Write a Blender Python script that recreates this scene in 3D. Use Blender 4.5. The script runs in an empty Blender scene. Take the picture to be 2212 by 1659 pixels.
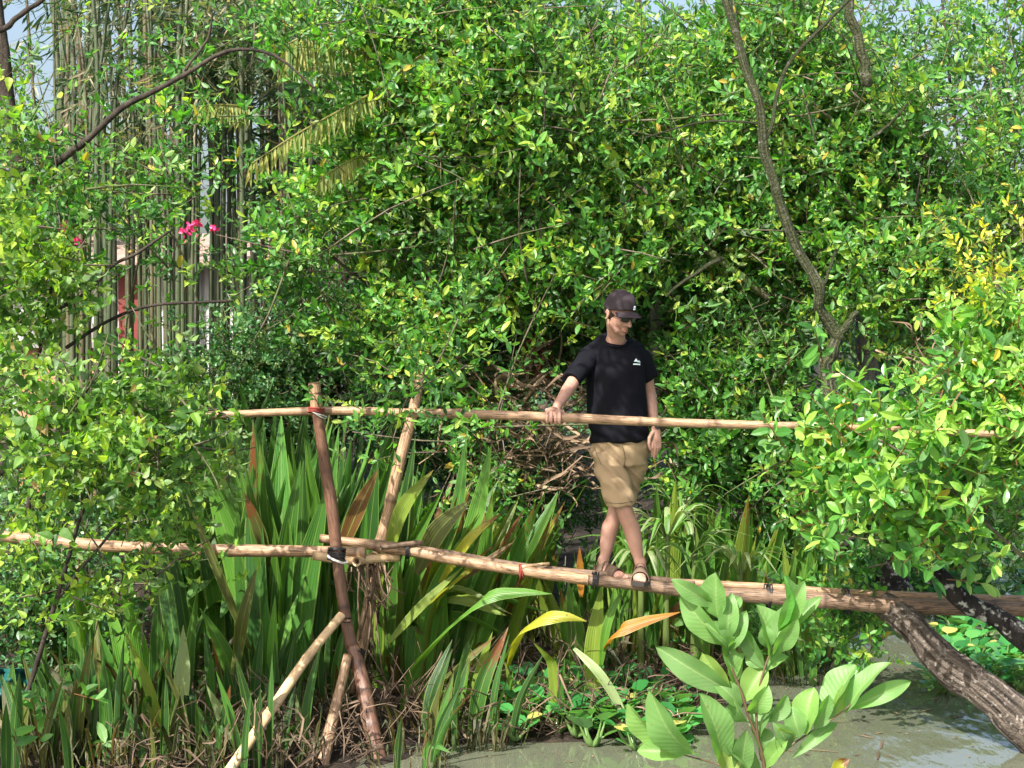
import bpy, math, random
import numpy as np
from mathutils import Vector, noise
random.seed(7); np.random.seed(7)
R = np.random.default_rng(11)
sc = bpy.context.scene
# ------------------------------------------------------------------ camera, world, sun, exposure
FOC = 3580.0; CW, CH = 2212.0, 1659.0
EYE = np.array([0., 0., 2.46]); PITCH = math.atan(129.5/FOC)
cam = bpy.data.objects.new('camera', bpy.data.cameras.new('camera')); sc.collection.objects.link(cam)
cam.data.sensor_width = 36; cam.data.lens = FOC/CW*36; cam.data.clip_end = 2000; cam.data.clip_start = .05
cam.location = EYE; cam.rotation_euler = (math.pi/2-PITCH, 0, 0)
sc.camera = cam
SUN = np.array([-.4, -.58, .74]); SUN /= np.linalg.norm(SUN)
w = bpy.data.worlds.new('World'); sc.world = w; w.use_nodes = True
nt = w.node_tree; bg = nt.nodes['Background']
sky = nt.nodes.new('ShaderNodeTexSky'); sky.sky_type = 'NISHITA'; sky.sun_disc = False
sky.sun_elevation = math.asin(SUN[2]); sky.sun_rotation = math.atan2(SUN[0], SUN[1]) % (2*math.pi)
sky.dust_density = 5.0; sky.air_density = 1.; sky.ozone_density = .6
nt.links.new(sky.outputs[0], bg.inputs[0]); bg.inputs[1].default_value = .125
sl = bpy.data.lights.new('sun', 'SUN'); sl.energy = 5.0; sl.angle = math.radians(.5); sl.color = (1, .96, .9)
so = bpy.data.objects.new('sun', sl); sc.collection.objects.link(so); so.location = (0, 0, 30)
so.rotation_euler = Vector(SUN.tolist()).to_track_quat('Z', 'Y').to_euler()
sc.view_settings.view_transform = 'Standard'; sc.view_settings.look = 'None'; sc.view_settings.gamma = 1
sc.view_settings.exposure = 1.15
sc.cycles.max_bounces = 6; sc.cycles.transmission_bounces = 4; sc.cycles.diffuse_bounces = 3
sc.cycles.use_denoising = True

# ------------------------------------------------------------------ helpers
cT, sT = math.cos(PITCH), math.sin(PITCH)
def P(px, py, d):
    """point of the place seen at (px,py) of the 2212x1659 picture, d metres ahead of the camera"""
    a = (px-CW/2)/FOC; b = (CH/2-py)/FOC
    v = np.array([a, cT+b*sT, -sT+b*cT]); return EYE+v*(d/v[1])
def PP(px, py, d):
    px, py, d = map(np.asarray, (px, py, d)); a = (px-CW/2)/FOC; b = (CH/2-py)/FOC
    v = np.stack([a, cT+b*sT, -sT+b*cT], -1); return EYE+v*(d/v[..., 1])[..., None]
def M(px, d=10.): return px*d/FOC
def nrm(v):
    v = np.asarray(v, float); return v/np.maximum(np.linalg.norm(v, axis=-1, keepdims=True), 1e-9)

class MB:
    """collects geometry for ONE mesh object"""
    def __init__(s): s.V = []; s.L = []; s.S = []; s.A = {}; s.n = 0
    def add(s, V, L, S, **at):
        V = np.asarray(V, float).reshape(-1, 3); k = len(V)
        s.V.append(V); s.L.append(np.asarray(L, np.int64)+s.n); s.S.append(np.asarray(S, np.int64))
        for a in set(list(at)+list(s.A)):
            if a not in s.A: s.A[a] = [np.zeros((s.n, 4)) if a == 'col' else np.zeros(s.n)] if s.n else []
            x = at.get(a, 0.)
            if a == 'col': x = np.broadcast_to(np.asarray(x, float), (k, 4)) if np.ndim(x) else np.zeros((k, 4))
            else: x = np.broadcast_to(np.asarray(x, float), (k,))
            s.A[a].append(x)
        s.n += k; return s
    def quads(s, V, F, **at):
        L = [i for f in F for i in f]; return s.add(V, L, [len(f) for f in F], **at)
    def build(s, name, mat, parent=None, smooth=True):
        me = bpy.data.meshes.new(name)
        V = np.concatenate(s.V); L = np.concatenate(s.L); S = np.concatenate(s.S)
        me.vertices.add(len(V)); me.vertices.foreach_set('co', V.ravel())
        me.loops.add(len(L)); me.loops.foreach_set('vertex_index', L.astype(np.int32))
        me.polygons.add(len(S)); st = np.concatenate([[0], np.cumsum(S)[:-1]]).astype(np.int32)
        me.polygons.foreach_set('loop_start', st)
        try: me.polygons.foreach_set('loop_total', S.astype(np.int32))
        except Exception: pass
        me.polygons.foreach_set('use_smooth', np.full(len(S), smooth))
        for a, x in s.A.items():
            if a == 'col':
                t = me.attributes.new('col', 'FLOAT_COLOR', 'POINT'); t.data.foreach_set('color', np.concatenate(x).ravel())
            else:
                t = me.attributes.new(a, 'FLOAT', 'POINT'); t.data.foreach_set('value', np.concatenate(x))
        me.update(calc_edges=True); me.materials.append(mat)
        o = bpy.data.objects.new(name, me); sc.collection.objects.link(o)
        if parent: o.parent = parent; o.matrix_parent_inverse = parent.matrix_basis.inverted()
        return o
def tag(o, label=None, cat=None, group=None, kind=None):
    if label: o['label'] = label
    if cat: o['category'] = cat
    if group: o['group'] = group
    if kind: o['kind'] = kind
    return o
def thing(name, label, cat, loc=(0, 0, 0), group=None):
    o = bpy.data.objects.new(name, None); sc.collection.objects.link(o); o.location = [float(x) for x in loc]
    return tag(o, label, cat, group)

def catmull(pts, n):
    pts = np.asarray(pts, float); k = len(pts)
    if k == 2: t = np.linspace(0, 1, n)[:, None]; return pts[0]*(1-t)+pts[1]*t
    q = np.vstack([2*pts[0]-pts[1], pts, 2*pts[-1]-pts[-2]])
    u = np.linspace(0, k-1, n); i = np.minimum(u.astype(int), k-2); t = (u-i)[:, None]
    a, b, c, d = q[i], q[i+1], q[i+2], q[i+3]
    return .5*((2*b)+(-a+c)*t+(2*a-5*b+4*c-d)*t*t+(-a+3*b-3*c+d)*t**3)
def frames(pts):
    T = nrm(np.gradient(pts, axis=0)); up = np.array([0, 0, 1.]) if abs(T[0][2]) < .8 else np.array([0, -1., 0])
    X = np.zeros_like(T); x = nrm(np.cross(up, T[0])); X[0] = x
    for i in range(1, len(T)): x = nrm(x-T[i]*np.dot(x, T[i])); X[i] = x
    return T, X, np.cross(T, X)
def tube(mb, pts, rad, seg=10, cap='round', nz=0., nf=6., flat=None, **at):
    """swept tube; cap round/flat/hollow/none; flat = (xdir vector, ratio) for an oval section"""
    pts = np.asarray(pts, float); n = len(pts); rad = np.broadcast_to(np.asarray(rad, float), (n,)).copy()
    T, X, Y = frames(pts); A = np.linspace(0, 2*np.pi, seg, endpoint=False)
    if flat is not None:
        fx = np.asarray(flat[0], float); X = nrm(fx-T*(T@fx)[:, None]); Y = np.cross(T, X)
    ry = rad*(flat[1] if flat is not None else 1)
    if cap == 'round':
        pre = [(-.55, .8), (-.9, .35)][::-1]; 
        P0 = np.array([pts[0]+T[0]*rad[0]*a for a, _ in pre]); P1 = np.array([pts[-1]-T[-1]*rad[-1]*a for a, _ in pre[::-1]])
        r0 = [rad[0]*b for _, b in pre]; r1 = [rad[-1]*b for _, b in pre[::-1]]
        k0 = ry[0]/rad[0]; k1 = ry[-1]/rad[-1]
        pts = np.vstack([P0, pts, P1]); ry = np.concatenate([np.array(r0)*k0, ry, np.array(r1)*k1]); rad = np.concatenate([r0, rad, r1])
        X = np.vstack([X[:1], X[:1], X, X[-1:], X[-1:]]); Y = np.vstack([Y[:1], Y[:1], Y, Y[-1:], Y[-1:]]); n += 4
    V = pts[:, None]+X[:, None]*(np.cos(A)*rad[:, None])[..., None]+Y[:, None]*(np.sin(A)*ry[:, None])[..., None]
    if nz:
        C = np.repeat(pts[:, None], seg, 1)
        f = np.array([noise.noise(Vector((v*nf).tolist()))+.5*noise.noise(Vector((v*nf*2.7).tolist())) for v in V.reshape(-1, 3)]).reshape(n, seg, 1)
        V = C+(V-C)*(1+nz*f)
    V = V.reshape(-1, 3)
    i = np.arange(n-1)[:, None]*seg; j = np.arange(seg); j2 = (j+1) % seg
    L = np.stack([i+j, i+j2, i+seg+j2, i+seg+j], -1).reshape(-1).tolist(); S = [4]*((n-1)*seg)
    seglen = np.concatenate([[0], np.cumsum(np.linalg.norm(np.diff(pts, axis=0), axis=1))])
    lv = np.repeat(seglen, seg).tolist(); lu = np.tile(A, n).tolist(); V = V.tolist()
    def end(ring, c, t, rev, rr):
        nonlocal V, L, S, lv, lu
        if cap == 'hollow':
            base = len(V); ringp = np.array([V[k] for k in ring]); inn = c+(ringp-c)*.62; dp = inn+t*rr*1.6
            V += inn.tolist()+dp.tolist(); lv += [lv[ring[0]]]*(2*seg); lu += [0]*(2*seg)
            for k in range(seg):
                k2 = (k+1) % seg
                L += [ring[k], ring[k2], base+k2, base+k]; L += [base+k, base+k2, base+seg+k2, base+seg+k]; S += [4, 4]
            L += list(range(base+seg, base+2*seg)); S += [seg]
        elif cap != 'none':
            L += list(ring)[::-1] if rev else list(ring); S += [seg]
    end(list(range(seg)), pts[0], T[0] if cap == 'hollow' else 0, True, rad[0])
    end(list(range((n-1)*seg, n*seg)), pts[-1], -T[-1] if cap == 'hollow' else 0, False, rad[-1])
    at.setdefault('lv', lv); at.setdefault('lu', lu)
    return mb.add(V, L, S, **at)
def ball(mb, c, r, rot=None, seg=16, rings=10, **at):
    th = np.linspace(0, np.pi, rings+1)[1:-1]; ph = np.linspace(0, 2*np.pi, seg, endpoint=False)
    V = np.stack([np.outer(np.sin(th), np.cos(ph)), np.outer(np.sin(th), np.sin(ph)), np.outer(np.cos(th), np.ones(seg))], -1).reshape(-1, 3)
    V = np.vstack([V, [[0, 0, 1], [0, 0, -1]]])*np.asarray(r, float)
    if rot is not None: V = V@np.asarray(rot).T
    V = V+np.asarray(c); L = []; S = []; m = rings-1
    for i in range(m-1):
        for j in range(seg):
            j2 = (j+1) % seg; L += [i*seg+j, (i+1)*seg+j, (i+1)*seg+j2, i*seg+j2]; S.append(4)
    for j in range(seg):
        j2 = (j+1) % seg; L += [m*seg, j, j2]; L += [m*seg+1, (m-1)*seg+j2, (m-1)*seg+j]; S += [3, 3]
    return mb.add(V, L, S, **at)
def box(mb, c, h, rot=None, **at):
    V = np.array([[x, y, z] for x in (-1, 1) for y in (-1, 1) for z in (-1, 1)], float)*np.asarray(h, float)
    if rot is not None: V = V@np.asarray(rot).T
    return mb.quads(V+np.asarray(c), [(0, 1, 3, 2), (4, 6, 7, 5), (0, 4, 5, 1), (2, 3, 7, 6), (0, 2, 6, 4), (1, 5, 7, 3)], **at)
def remeshed(o, voxel, smooth=6, fn=None):
    """voxel-unite the closed pieces of o, smooth, then move vertices with fn(co, normals)"""
    m = o.modifiers.new('r', 'REMESH'); m.mode = 'VOXEL'; m.voxel_size = voxel
    s = o.modifiers.new('s', 'SMOOTH'); s.factor = .5; s.iterations = smooth
    dg = bpy.context.evaluated_depsgraph_get(); dg.update()
    me = bpy.data.meshes.new_from_object(o.evaluated_get(dg)); o.modifiers.clear()
    mat = o.data.materials[0]; me.materials.clear(); me.materials.append(mat); o.data = me
    n = len(me.vertices); co = np.zeros(n*3); me.vertices.foreach_get('co', co); co = co.reshape(-1, 3)
    no = np.zeros(n*3); me.vertex_normals.foreach_get('vector', no); no = no.reshape(-1, 3)
    if fn is not None:
        out, at = fn(co, no)
        me.vertices.foreach_set('co', out.ravel())
        for a, x in at.items():
            t = me.attributes.get(a) or me.attributes.new(a, 'FLOAT', 'POINT'); t.data.foreach_set('value', x)
    me.polygons.foreach_set('use_smooth', np.full(len(me.polygons), True)); me.update(); return o

# ------------------------------------------------------------------ materials
class N:
    def __init__(s, name, rough=.6, spec=.5):
        s.m = bpy.data.materials.new(name); s.m.use_nodes = True; s.t = s.m.node_tree
        s.p = s.t.nodes['Principled BSDF']; s.p.inputs['Roughness'].default_value = rough
        s.p.inputs['Specular IOR Level'].default_value = spec; s.out = s.t.nodes['Material Output']
    def n(s, typ, **kw):
        x = s.t.nodes.new('ShaderNode'+typ)
        for k, v in kw.items():
            if k.startswith('i_'): x.inputs[int(k[2:]) if k[2:].isdigit() else k[2:]].default_value = v
            else: setattr(x, k, v)
        return x
    def l(s, a, b): s.t.links.new(a, b)
    def attr(s, name, col=False): x = s.n('Attribute', attribute_name=name); return x.outputs['Color' if col else 'Fac']
    def math(s, op, a, b=None, clamp=False):
        x = s.n('Math', operation=op, use_clamp=clamp)
        for i, v in enumerate((a, b)):
            if v is None: continue
            if isinstance(v, (int, float)): x.inputs[i].default_value = v
            else: s.l(v, x.inputs[i])
        return x.outputs[0]
    def ramp(s, f, stops, interp='LINEAR'):
        x = s.n('ValToRGB'); cr = x.color_ramp; cr.interpolation = interp
        while len(cr.elements) < len(stops): cr.elements.new(.5)
        for e, (p, c) in zip(cr.elements, stops): e.position = p; e.color = tuple(c)+(1,) if len(c) == 3 else c
        s.l(f, x.inputs[0]); return x.outputs[0]
    def mix(s, f, a, b, mode='MIX'):
        x = s.n('Mix', data_type='RGBA', blend_type=mode)
        for i, v in ((0, f), (6, a), (7, b)):
            if isinstance(v, (int, float)): x.inputs[i].default_value = v
            elif isinstance(v, tuple): x.inputs[i].default_value = v+(1,) if len(v) == 3 else v
            else: s.l(v, x.inputs[i])
        return x.outputs[2]
    def noise(s, scale, detail=3, vec=None, rough=.5, stretch=None):
        x = s.n('TexNoise'); x.inputs['Scale'].default_value = scale; x.inputs['Detail'].default_value = detail; x.inputs['Roughness'].default_value = rough
        if vec is None: vec = s.n('TexCoord').outputs['Object']
        if stretch:
            mp = s.n('Mapping'); mp.inputs['Scale'].default_value = stretch; s.l(vec, mp.inputs['Vector']); vec = mp.outputs[0]
        s.l(vec, x.inputs['Vector']); return x.outputs['Fac']
    def bump(s, h, strength=.5, dist=.01):
        b = s.n('Bump'); b.inputs['Strength'].default_value = strength; b.inputs['Distance'].default_value = dist
        s.l(h, b.inputs['Height']); s.l(b.outputs[0], s.p.inputs['Normal']); return b.outputs[0]
    def uvv(s, ku=1., kv=1.):
        c = s.n('CombineXYZ'); s.l(s.math('MULTIPLY', s.attr('lu'), ku), c.inputs[0]); s.l(s.math('MULTIPLY', s.attr('lv'), kv), c.inputs[1]); return c.outputs[0]
    def base(s, c): s.l(c, s.p.inputs['Base Color'])
    def translucent(s, c, f):
        t = s.n('BsdfTranslucent'); s.l(c, t.inputs[0]); mx = s.n('MixShader'); mx.inputs[0].default_value = f
        s.l(s.p.outputs[0], mx.inputs[1]); s.l(t.outputs[0], mx.inputs[2]); s.l(mx.outputs[0], s.out.inputs[0])

def leaf_mat(name, ramp, rough=.42, tr=.35, stem=(.09, .055, .03), under=(.16, .2, .1), vein=False, spec=.5):
    s = N(name, rough, spec); r = s.attr('rnd'); c = s.ramp(r, ramp)
    if vein:
        lu = s.math('ABSOLUTE', s.attr('lu')); rib = s.math('LESS_THAN', lu, .07)
        v = s.math('ADD', s.math('MULTIPLY', s.attr('lv'), 1.0), s.math('MULTIPLY', lu, -.22))
        sv = s.math('GREATER_THAN', s.math('SINE', s.math('MULTIPLY', v, 75.)), .9)
        c = s.mix(s.math('MULTIPLY', s.math('MAXIMUM', rib, s.math('MULTIPLY', sv, .12)), .5), c, (.36, .47, .16))
        c = s.mix(s.math('MULTIPLY', s.noise(14, 4), .5), c, (.05, .15, .03)); c = s.mix(s.math('MULTIPLY', s.math('SUBTRACT', s.noise(38, 4), .66, True), 12., True), c, (.14, .1, .04))
        s.bump(s.math('SUBTRACT', s.math('SINE', s.math('MULTIPLY', v, 75.)), s.math('MULTIPLY', rib, 2)), .14, .002)
    geo = s.n('NewGeometry'); c2 = s.mix(s.math('MULTIPLY', geo.outputs['Backfacing'], .45), c, under)
    hs = s.n('HueSaturation'); hs.inputs['Saturation'].default_value = 1.0; hs.inputs['Value'].default_value = 1.08; hs.inputs['Hue'].default_value = .495; s.l(c2, hs.inputs['Color']); c2 = s.mix(s.math('LESS_THAN', r, -.5), hs.outputs[0], stem); s.base(c2)
    tc = s.mix(1., c2, (1.6, 1.9, .6), 'MULTIPLY'); s.translucent(tc, tr); return s.m
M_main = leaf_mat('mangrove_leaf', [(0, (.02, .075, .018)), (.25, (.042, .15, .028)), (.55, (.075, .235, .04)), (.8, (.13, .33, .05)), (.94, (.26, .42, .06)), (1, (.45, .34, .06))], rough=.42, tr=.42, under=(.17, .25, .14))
M_dark = leaf_mat('dark_leaf', [(0, (.02, .07, .025)), (.4, (.04, .13, .04)), (.75, (.07, .19, .055)), (.95, (.12, .26, .06)), (1, (.28, .2, .06))], tr=.36, under=(.13, .19, .12))  # darker green leaf tones for distant trees, a mixed bush and a slender tree
M_small = leaf_mat('small_leaf', [(0, (.02, .075, .03)), (.5, (.045, .15, .045)), (.85, (.09, .23, .06)), (1, (.2, .3, .07))], rough=.4, tr=.3, under=(.15, .22, .14))
M_left = leaf_mat('nettle_leaf', [(0, (.03, .09, .018)), (.4, (.075, .18, .028)), (.75, (.15, .3, .04)), (.95, (.3, .42, .05)), (1, (.3, .22, .08))], rough=.5, tr=.42, under=(.18, .26, .12))
M_right = leaf_mat('oval_leaf', [(0, (.03, .11, .022)), (.4, (.06, .2, .035)), (.75, (.12, .31, .05)), (.95, (.24, .42, .07)), (1, (.42, .33, .04))], rough=.34, tr=.4, stem=(.22, .1, .04), under=(.19, .3, .16))
M_yellow = leaf_mat('young_leaf', [(0, (.14, .24, .02)), (.5, (.32, .4, .03)), (1, (.62, .55, .05))], tr=.45, stem=(.22, .16, .04))
M_bamb = leaf_mat('bamboo_leaf', [(0, (.02, .055, .025)), (.5, (.045, .1, .04)), (.72, (.1, .14, .06)), (.88, (.2, .18, .11)), (1, (.34, .28, .19))], rough=.5, tr=.3, stem=(.1, .09, .05))
M_frond = leaf_mat('frond_leaf', [(0, (.06, .13, .025)), (.5, (.17, .23, .05)), (1, (.4, .34, .11))], rough=.5, tr=.38, stem=(.26, .24, .08))
M_hya = leaf_mat('water_hyacinth_leaf', [(0, (.025, .13, .035)), (.5, (.055, .24, .06)), (.9, (.14, .35, .08)), (1, (.38, .38, .1))], rough=.25, tr=.3, stem=(.14, .24, .07), under=(.18, .28, .15))
M_sap = leaf_mat('sapling_leaf', [(0, (.03, .13, .025)), (.5, (.08, .27, .04)), (.8, (.15, .36, .03)), (1, (.28, .36, .03))], rough=.5, tr=.42, vein=True, stem=(.2, .19, .07), under=(.2, .3, .12))

def strap_mat():
    s = N('strap_leaf', .4, .5); c = s.attr('col', True); uv = s.uvv(9., .9)
    f = s.noise(1.5, 3, uv); c = s.mix(s.math('MULTIPLY', f, .55), c, (.03, .07, .012), 'MIX')
    st = s.math('SINE', s.math('MULTIPLY', s.attr('lu'), 26.)); s.bump(s.math('ADD', st, f), .35, .003)
    al = s.math('ABSOLUTE', s.attr('lu')); rib = s.math('LESS_THAN', al, .09); c = s.mix(s.math('MULTIPLY', rib, .35), c, (.2, .3, .06)); c = s.mix(s.math('MULTIPLY', s.math('GREATER_THAN', al, .88), .35), c, (.24, .36, .08)); c = s.mix(s.math('MULTIPLY', s.math('SUBTRACT', s.noise(30, 4), .68, True), 10., True), c, (.13, .1, .03))  # blade margins lightened in the colour, as light through thin edges
    # rot and scorch: blotches that grow near the tip according to the leaf's own age
    b = s.math('ADD', s.noise(3.5, 4, s.uvv(1.3, 5.)), s.attr('age')); c = s.mix(s.math('MULTIPLY', s.math('SUBTRACT', b, .95, True), 9., True), c, (.15, .05, .015))
    c = s.mix(s.math('MULTIPLY', s.math('SUBTRACT', b, 1.22, True), 9., True), c, (.24, .17, .1))
    s.base(c); s.translucent(s.mix(1., c, (1.9, 1.8, .6), 'MULTIPLY'), .3); return s.m
M_strap = strap_mat()
def dead_mat(name, a, b, rough=.75):
    s = N(name, rough, .25); f = s.noise(9, 4); r = s.attr('rnd'); c = s.mix(f, a, b); c = s.mix(s.math('MULTIPLY', s.math('POWER', r, .7), .9), c, (.035, .024, .015)); s.base(c)
    s.bump(s.noise(60, 3), .4, .004); return s.m
M_dead = dead_mat('dry_leaf', (.4, .29, .19), (.15, .09, .05)); M_litter = dead_mat('old_litter', (.3, .21, .14), (.06, .04, .026))
M_deadred = dead_mat('rust_brown_leaf', (.24, .08, .035), (.1, .035, .02))
def bark_mat(name, a, b, moss=None, mf=.5, scale=12, lich=None, bs=.9):
    s = N(name, .85, .25); f = s.noise(scale, 6, stretch=(1, 1, .35), rough=.65); c = s.ramp(f, [(.35, a), (.62, b)])
    if moss: c = s.mix(s.math('MULTIPLY', s.math('SUBTRACT', s.noise(3., 5), 1-mf, True), 4., True), c, moss)
    if lich: c = s.mix(s.math('MULTIPLY', s.math('SUBTRACT', s.noise(22., 5), .55, True), 9., True), c, lich)
    s.base(c); s.bump(s.noise(scale*2.5, 7, stretch=(1, 1, .3), rough=.7), bs, .03); return s.m
M_bark = bark_mat('bark', (.045, .035, .025), (.19, .155, .115), moss=(.1, .14, .04), mf=.55)
M_barkdark = bark_mat('dark_bark', (.015, .012, .01), (.07, .055, .042))
M_log = bark_mat('driftwood_log', (.035, .02, .013), (.25, .165, .115), scale=9, lich=(.34, .27, .21))
M_char = bark_mat('blackened_bark', (.007, .006, .006), (.035, .03, .028), scale=14, lich=(.4, .41, .37))
M_grey = bark_mat('grey_bark', (.12, .11, .1), (.36, .34, .31), scale=16)
def bamboo_mat(name, a, b, stain, amt, gloss=.4):
    s = N(name, gloss, .4); uv = s.uvv(1.2, .45); c = s.mix(s.noise(5, 4, uv), a, b)
    st = s.math('MULTIPLY', s.math('SUBTRACT', s.noise(6, 6, s.uvv(1.4, 1.6), .68), 1-amt, True), 7., True); c = s.mix(st, c, stain)
    sp = s.math('MULTIPLY', s.math('SUBTRACT', s.noise(5, 3, s.uvv(3.2, 14.), .5), .66, True), 14., True); c = s.mix(s.math('MULTIPLY', sp, .75), c, stain)
    ck = s.noise(7, 2, s.uvv(1.1, .35)); ck = s.math('LESS_THAN', s.math('ABSOLUTE', s.math('SUBTRACT', ck, .5)), .009); ck = s.math('MULTIPLY', ck, s.math('GREATER_THAN', s.noise(3, 2, s.uvv(.5, .9)), .47)); c = s.mix(s.math('MULTIPLY', ck, .85), c, (.02, .013, .009))
    nd = s.attr('node'); c = s.mix(s.math('MULTIPLY', nd, .75), c, stain); s.base(c)
    s.bump(s.noise(26, 5, s.uvv(2., .5)), .3, .006); return s.m
M_bam = bamboo_mat('dry_bamboo', (.52, .34, .2), (.3, .18, .1), (.055, .032, .02), .525)
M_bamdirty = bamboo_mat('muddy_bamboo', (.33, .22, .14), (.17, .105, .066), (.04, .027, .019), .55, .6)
M_bampale = bamboo_mat('pale_bamboo', (.72, .52, .3), (.55, .36, .19), (.1, .055, .03), .44)
M_bamred = bamboo_mat('red_brown_bamboo', (.23, .12, .075), (.1, .048, .03), (.03, .018, .014), .5, .33)
M_bamgreen = bamboo_mat('green_bamboo', (.075, .105, .045), (.025, .04, .02), (.13, .125, .08), .47); M_bamolive = bamboo_mat('olive_bamboo', (.15, .13, .07), (.07, .065, .035), (.04, .03, .02), .45)
def log_mat(name, a, b, groove, lich=None):
    s = N(name, .85, .25); lu, lv = s.attr('lu'), s.attr('lv'); c3 = s.n('CombineXYZ'); s.l(s.math('COSINE', lu), c3.inputs[0]); s.l(s.math('SINE', lu), c3.inputs[1]); s.l(s.math('MULTIPLY', lv, .55), c3.inputs[2]); v = c3.outputs[0]
    f = s.noise(3.2, 7, v, .62); c = s.ramp(f, [(.36, groove), (.47, a), (.68, b)])
    if lich: c = s.mix(s.math('MULTIPLY', s.math('SUBTRACT', s.noise(26., 5), .57, True), 8., True), c, lich)
    s.base(c); s.bump(s.math('ADD', s.math('MULTIPLY', f, 2.), s.noise(60, 5)), 1., .035); return s.m
M_log2 = log_mat('cracked_log', (.085, .068, .054), (.22, .18, .145), (.015, .012, .01), (.32, .28, .24)); M_trunk2 = log_mat('mossy_trunk', (.055, .065, .028), (.13, .15, .065), (.03, .025, .018), (.2, .19, .15))
def plain(name, c, rough=.6, spec=.4, n=0., ns=20, c2=None, bump=0., bscale=200):
    s = N(name, rough, spec)
    if c2 is None: c2 = tuple(x*.6 for x in c)
    s.base(s.mix(s.noise(ns, 4), c, c2)) if n else setattr(s.p.inputs['Base Color'], 'default_value', tuple(c)+(1,))
    if bump: s.bump(s.noise(bscale, 4), bump, .002)
    return s.m
M_black = plain('black_rubber', (.012, .012, .014), .5)
M_wire = plain('white_wire', (.6, .58, .52), .5)
M_redtie = plain('red_cord', (.22, .035, .025), .8)
M_shirt = plain('black_cotton', (.0032, .0036, .0062), .8, .12, 1, 30, (.0048, .0052, .0085), .25, 500)
M_shorts = plain('khaki_cotton', (.34, .25, .15), .85, .2, 1, 9, (.26, .19, .11), .3, 400)
M_cap = plain('faded_cap_cloth', (.045, .035, .04), .9, .2, 1, 25, (.025, .02, .024), .3, 500)
M_lens = plain('dark_lens', (.008, .008, .01), .12, .6)
M_sandal = plain('brown_sandal', (.16, .11, .075), .7, .3, 1, 30, None, .3, 200)
M_sole = plain('sandal_sole', (.03, .026, .022), .8)
M_hair = plain('brown_hair', (.05, .028, .016), .6, .3, 1, 60, None, .6, 300)
M_emblem = plain('white_print', (.62, .75, .75), .7)
def skin():
    s = N('skin', .5, .4); c = s.mix(s.noise(18, 4), (.44, .26, .19), (.32, .17, .125)); c = s.mix(s.math('MULTIPLY', s.math('SUBTRACT', s.noise(120, 2), .6, True), 3., True), c, (.22, .11, .07))
    c = s.mix(s.math('MULTIPLY', s.attr('lu'), .8), c, (.36, .1, .08)); c = s.mix(s.math('MULTIPLY', s.math('MULTIPLY', s.attr('lv'), s.noise(70, 2)), .9, True), c, (.13, .065, .04))
    s.base(c); s.p.inputs['Subsurface Weight'].default_value = .08; s.p.inputs['Subsurface Radius'].default_value = (.02, .008, .004); s.bump(s.noise(90, 3), .15, .002); return s.m
M_skin = skin()

# ------------------------------------------------------------------ foliage machinery
def leaf_geo(L, W, detail, fold=.25, curl=.15, shape='oval'):
    """leaf along +Y, normal +Z -> verts, loops, sizes, lu, lv"""
    if detail == 0: ts, ws = [0, .5, 1], [0, 1, 0]
    elif shape == 'heart': ts, ws = [0, .12, .35, .7, 1], [0, .75, 1, .55, 0]
    elif shape == 'narrow': ts, ws = [0, .3, .7, 1], [0, 1, .7, 0]
    elif shape == 'round': ts, ws = [0, .18, .5, .82, 1], [0, .8, 1, .75, 0]
    else: ts, ws = [0, .25, .55, .82, 1], [0, .72, 1, .66, 0]
    V = []; lu = []; lv = []; idx = []
    for t, q in zip(ts, ws):
        z = -curl*L*t*t; y = L*t*(1-.12*curl*t)
        if q == 0: idx.append([len(V)]); V.append((0, y, z)); lu.append(0); lv.append(t)
        else:
            k = len(V); idx.append([k, k+1, k+2])
            for u in (-1, 0, 1): V.append((u*q*W/2, y, z+abs(u)*fold*q*W/2)); lu.append(u); lv.append(t)
    F = []
    for a, b in zip(idx[:-1], idx[1:]):
        if len(a) == 1: F += [(a[0], b[1], b[0]), (a[0], b[2], b[1])]
        elif len(b) == 1: F += [(a[0], a[1], b[0]), (a[1], a[2], b[0])]
        else: F += [(a[0], a[1], b[1], b[0]), (a[1], a[2], b[2], b[1])]
    F = [f[::-1] if np.cross(np.subtract(V[f[1]], V[f[0]]), np.subtract(V[f[2]], V[f[0]]))[2] < 0 else f for f in F]
    return np.array(V), F, np.array(lu, float), np.array(lv, float)
def basis(a, n):
    a = nrm(a); n = nrm(n-a*np.dot(n, a)); return np.stack([np.cross(a, n), a, n], 1)
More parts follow.
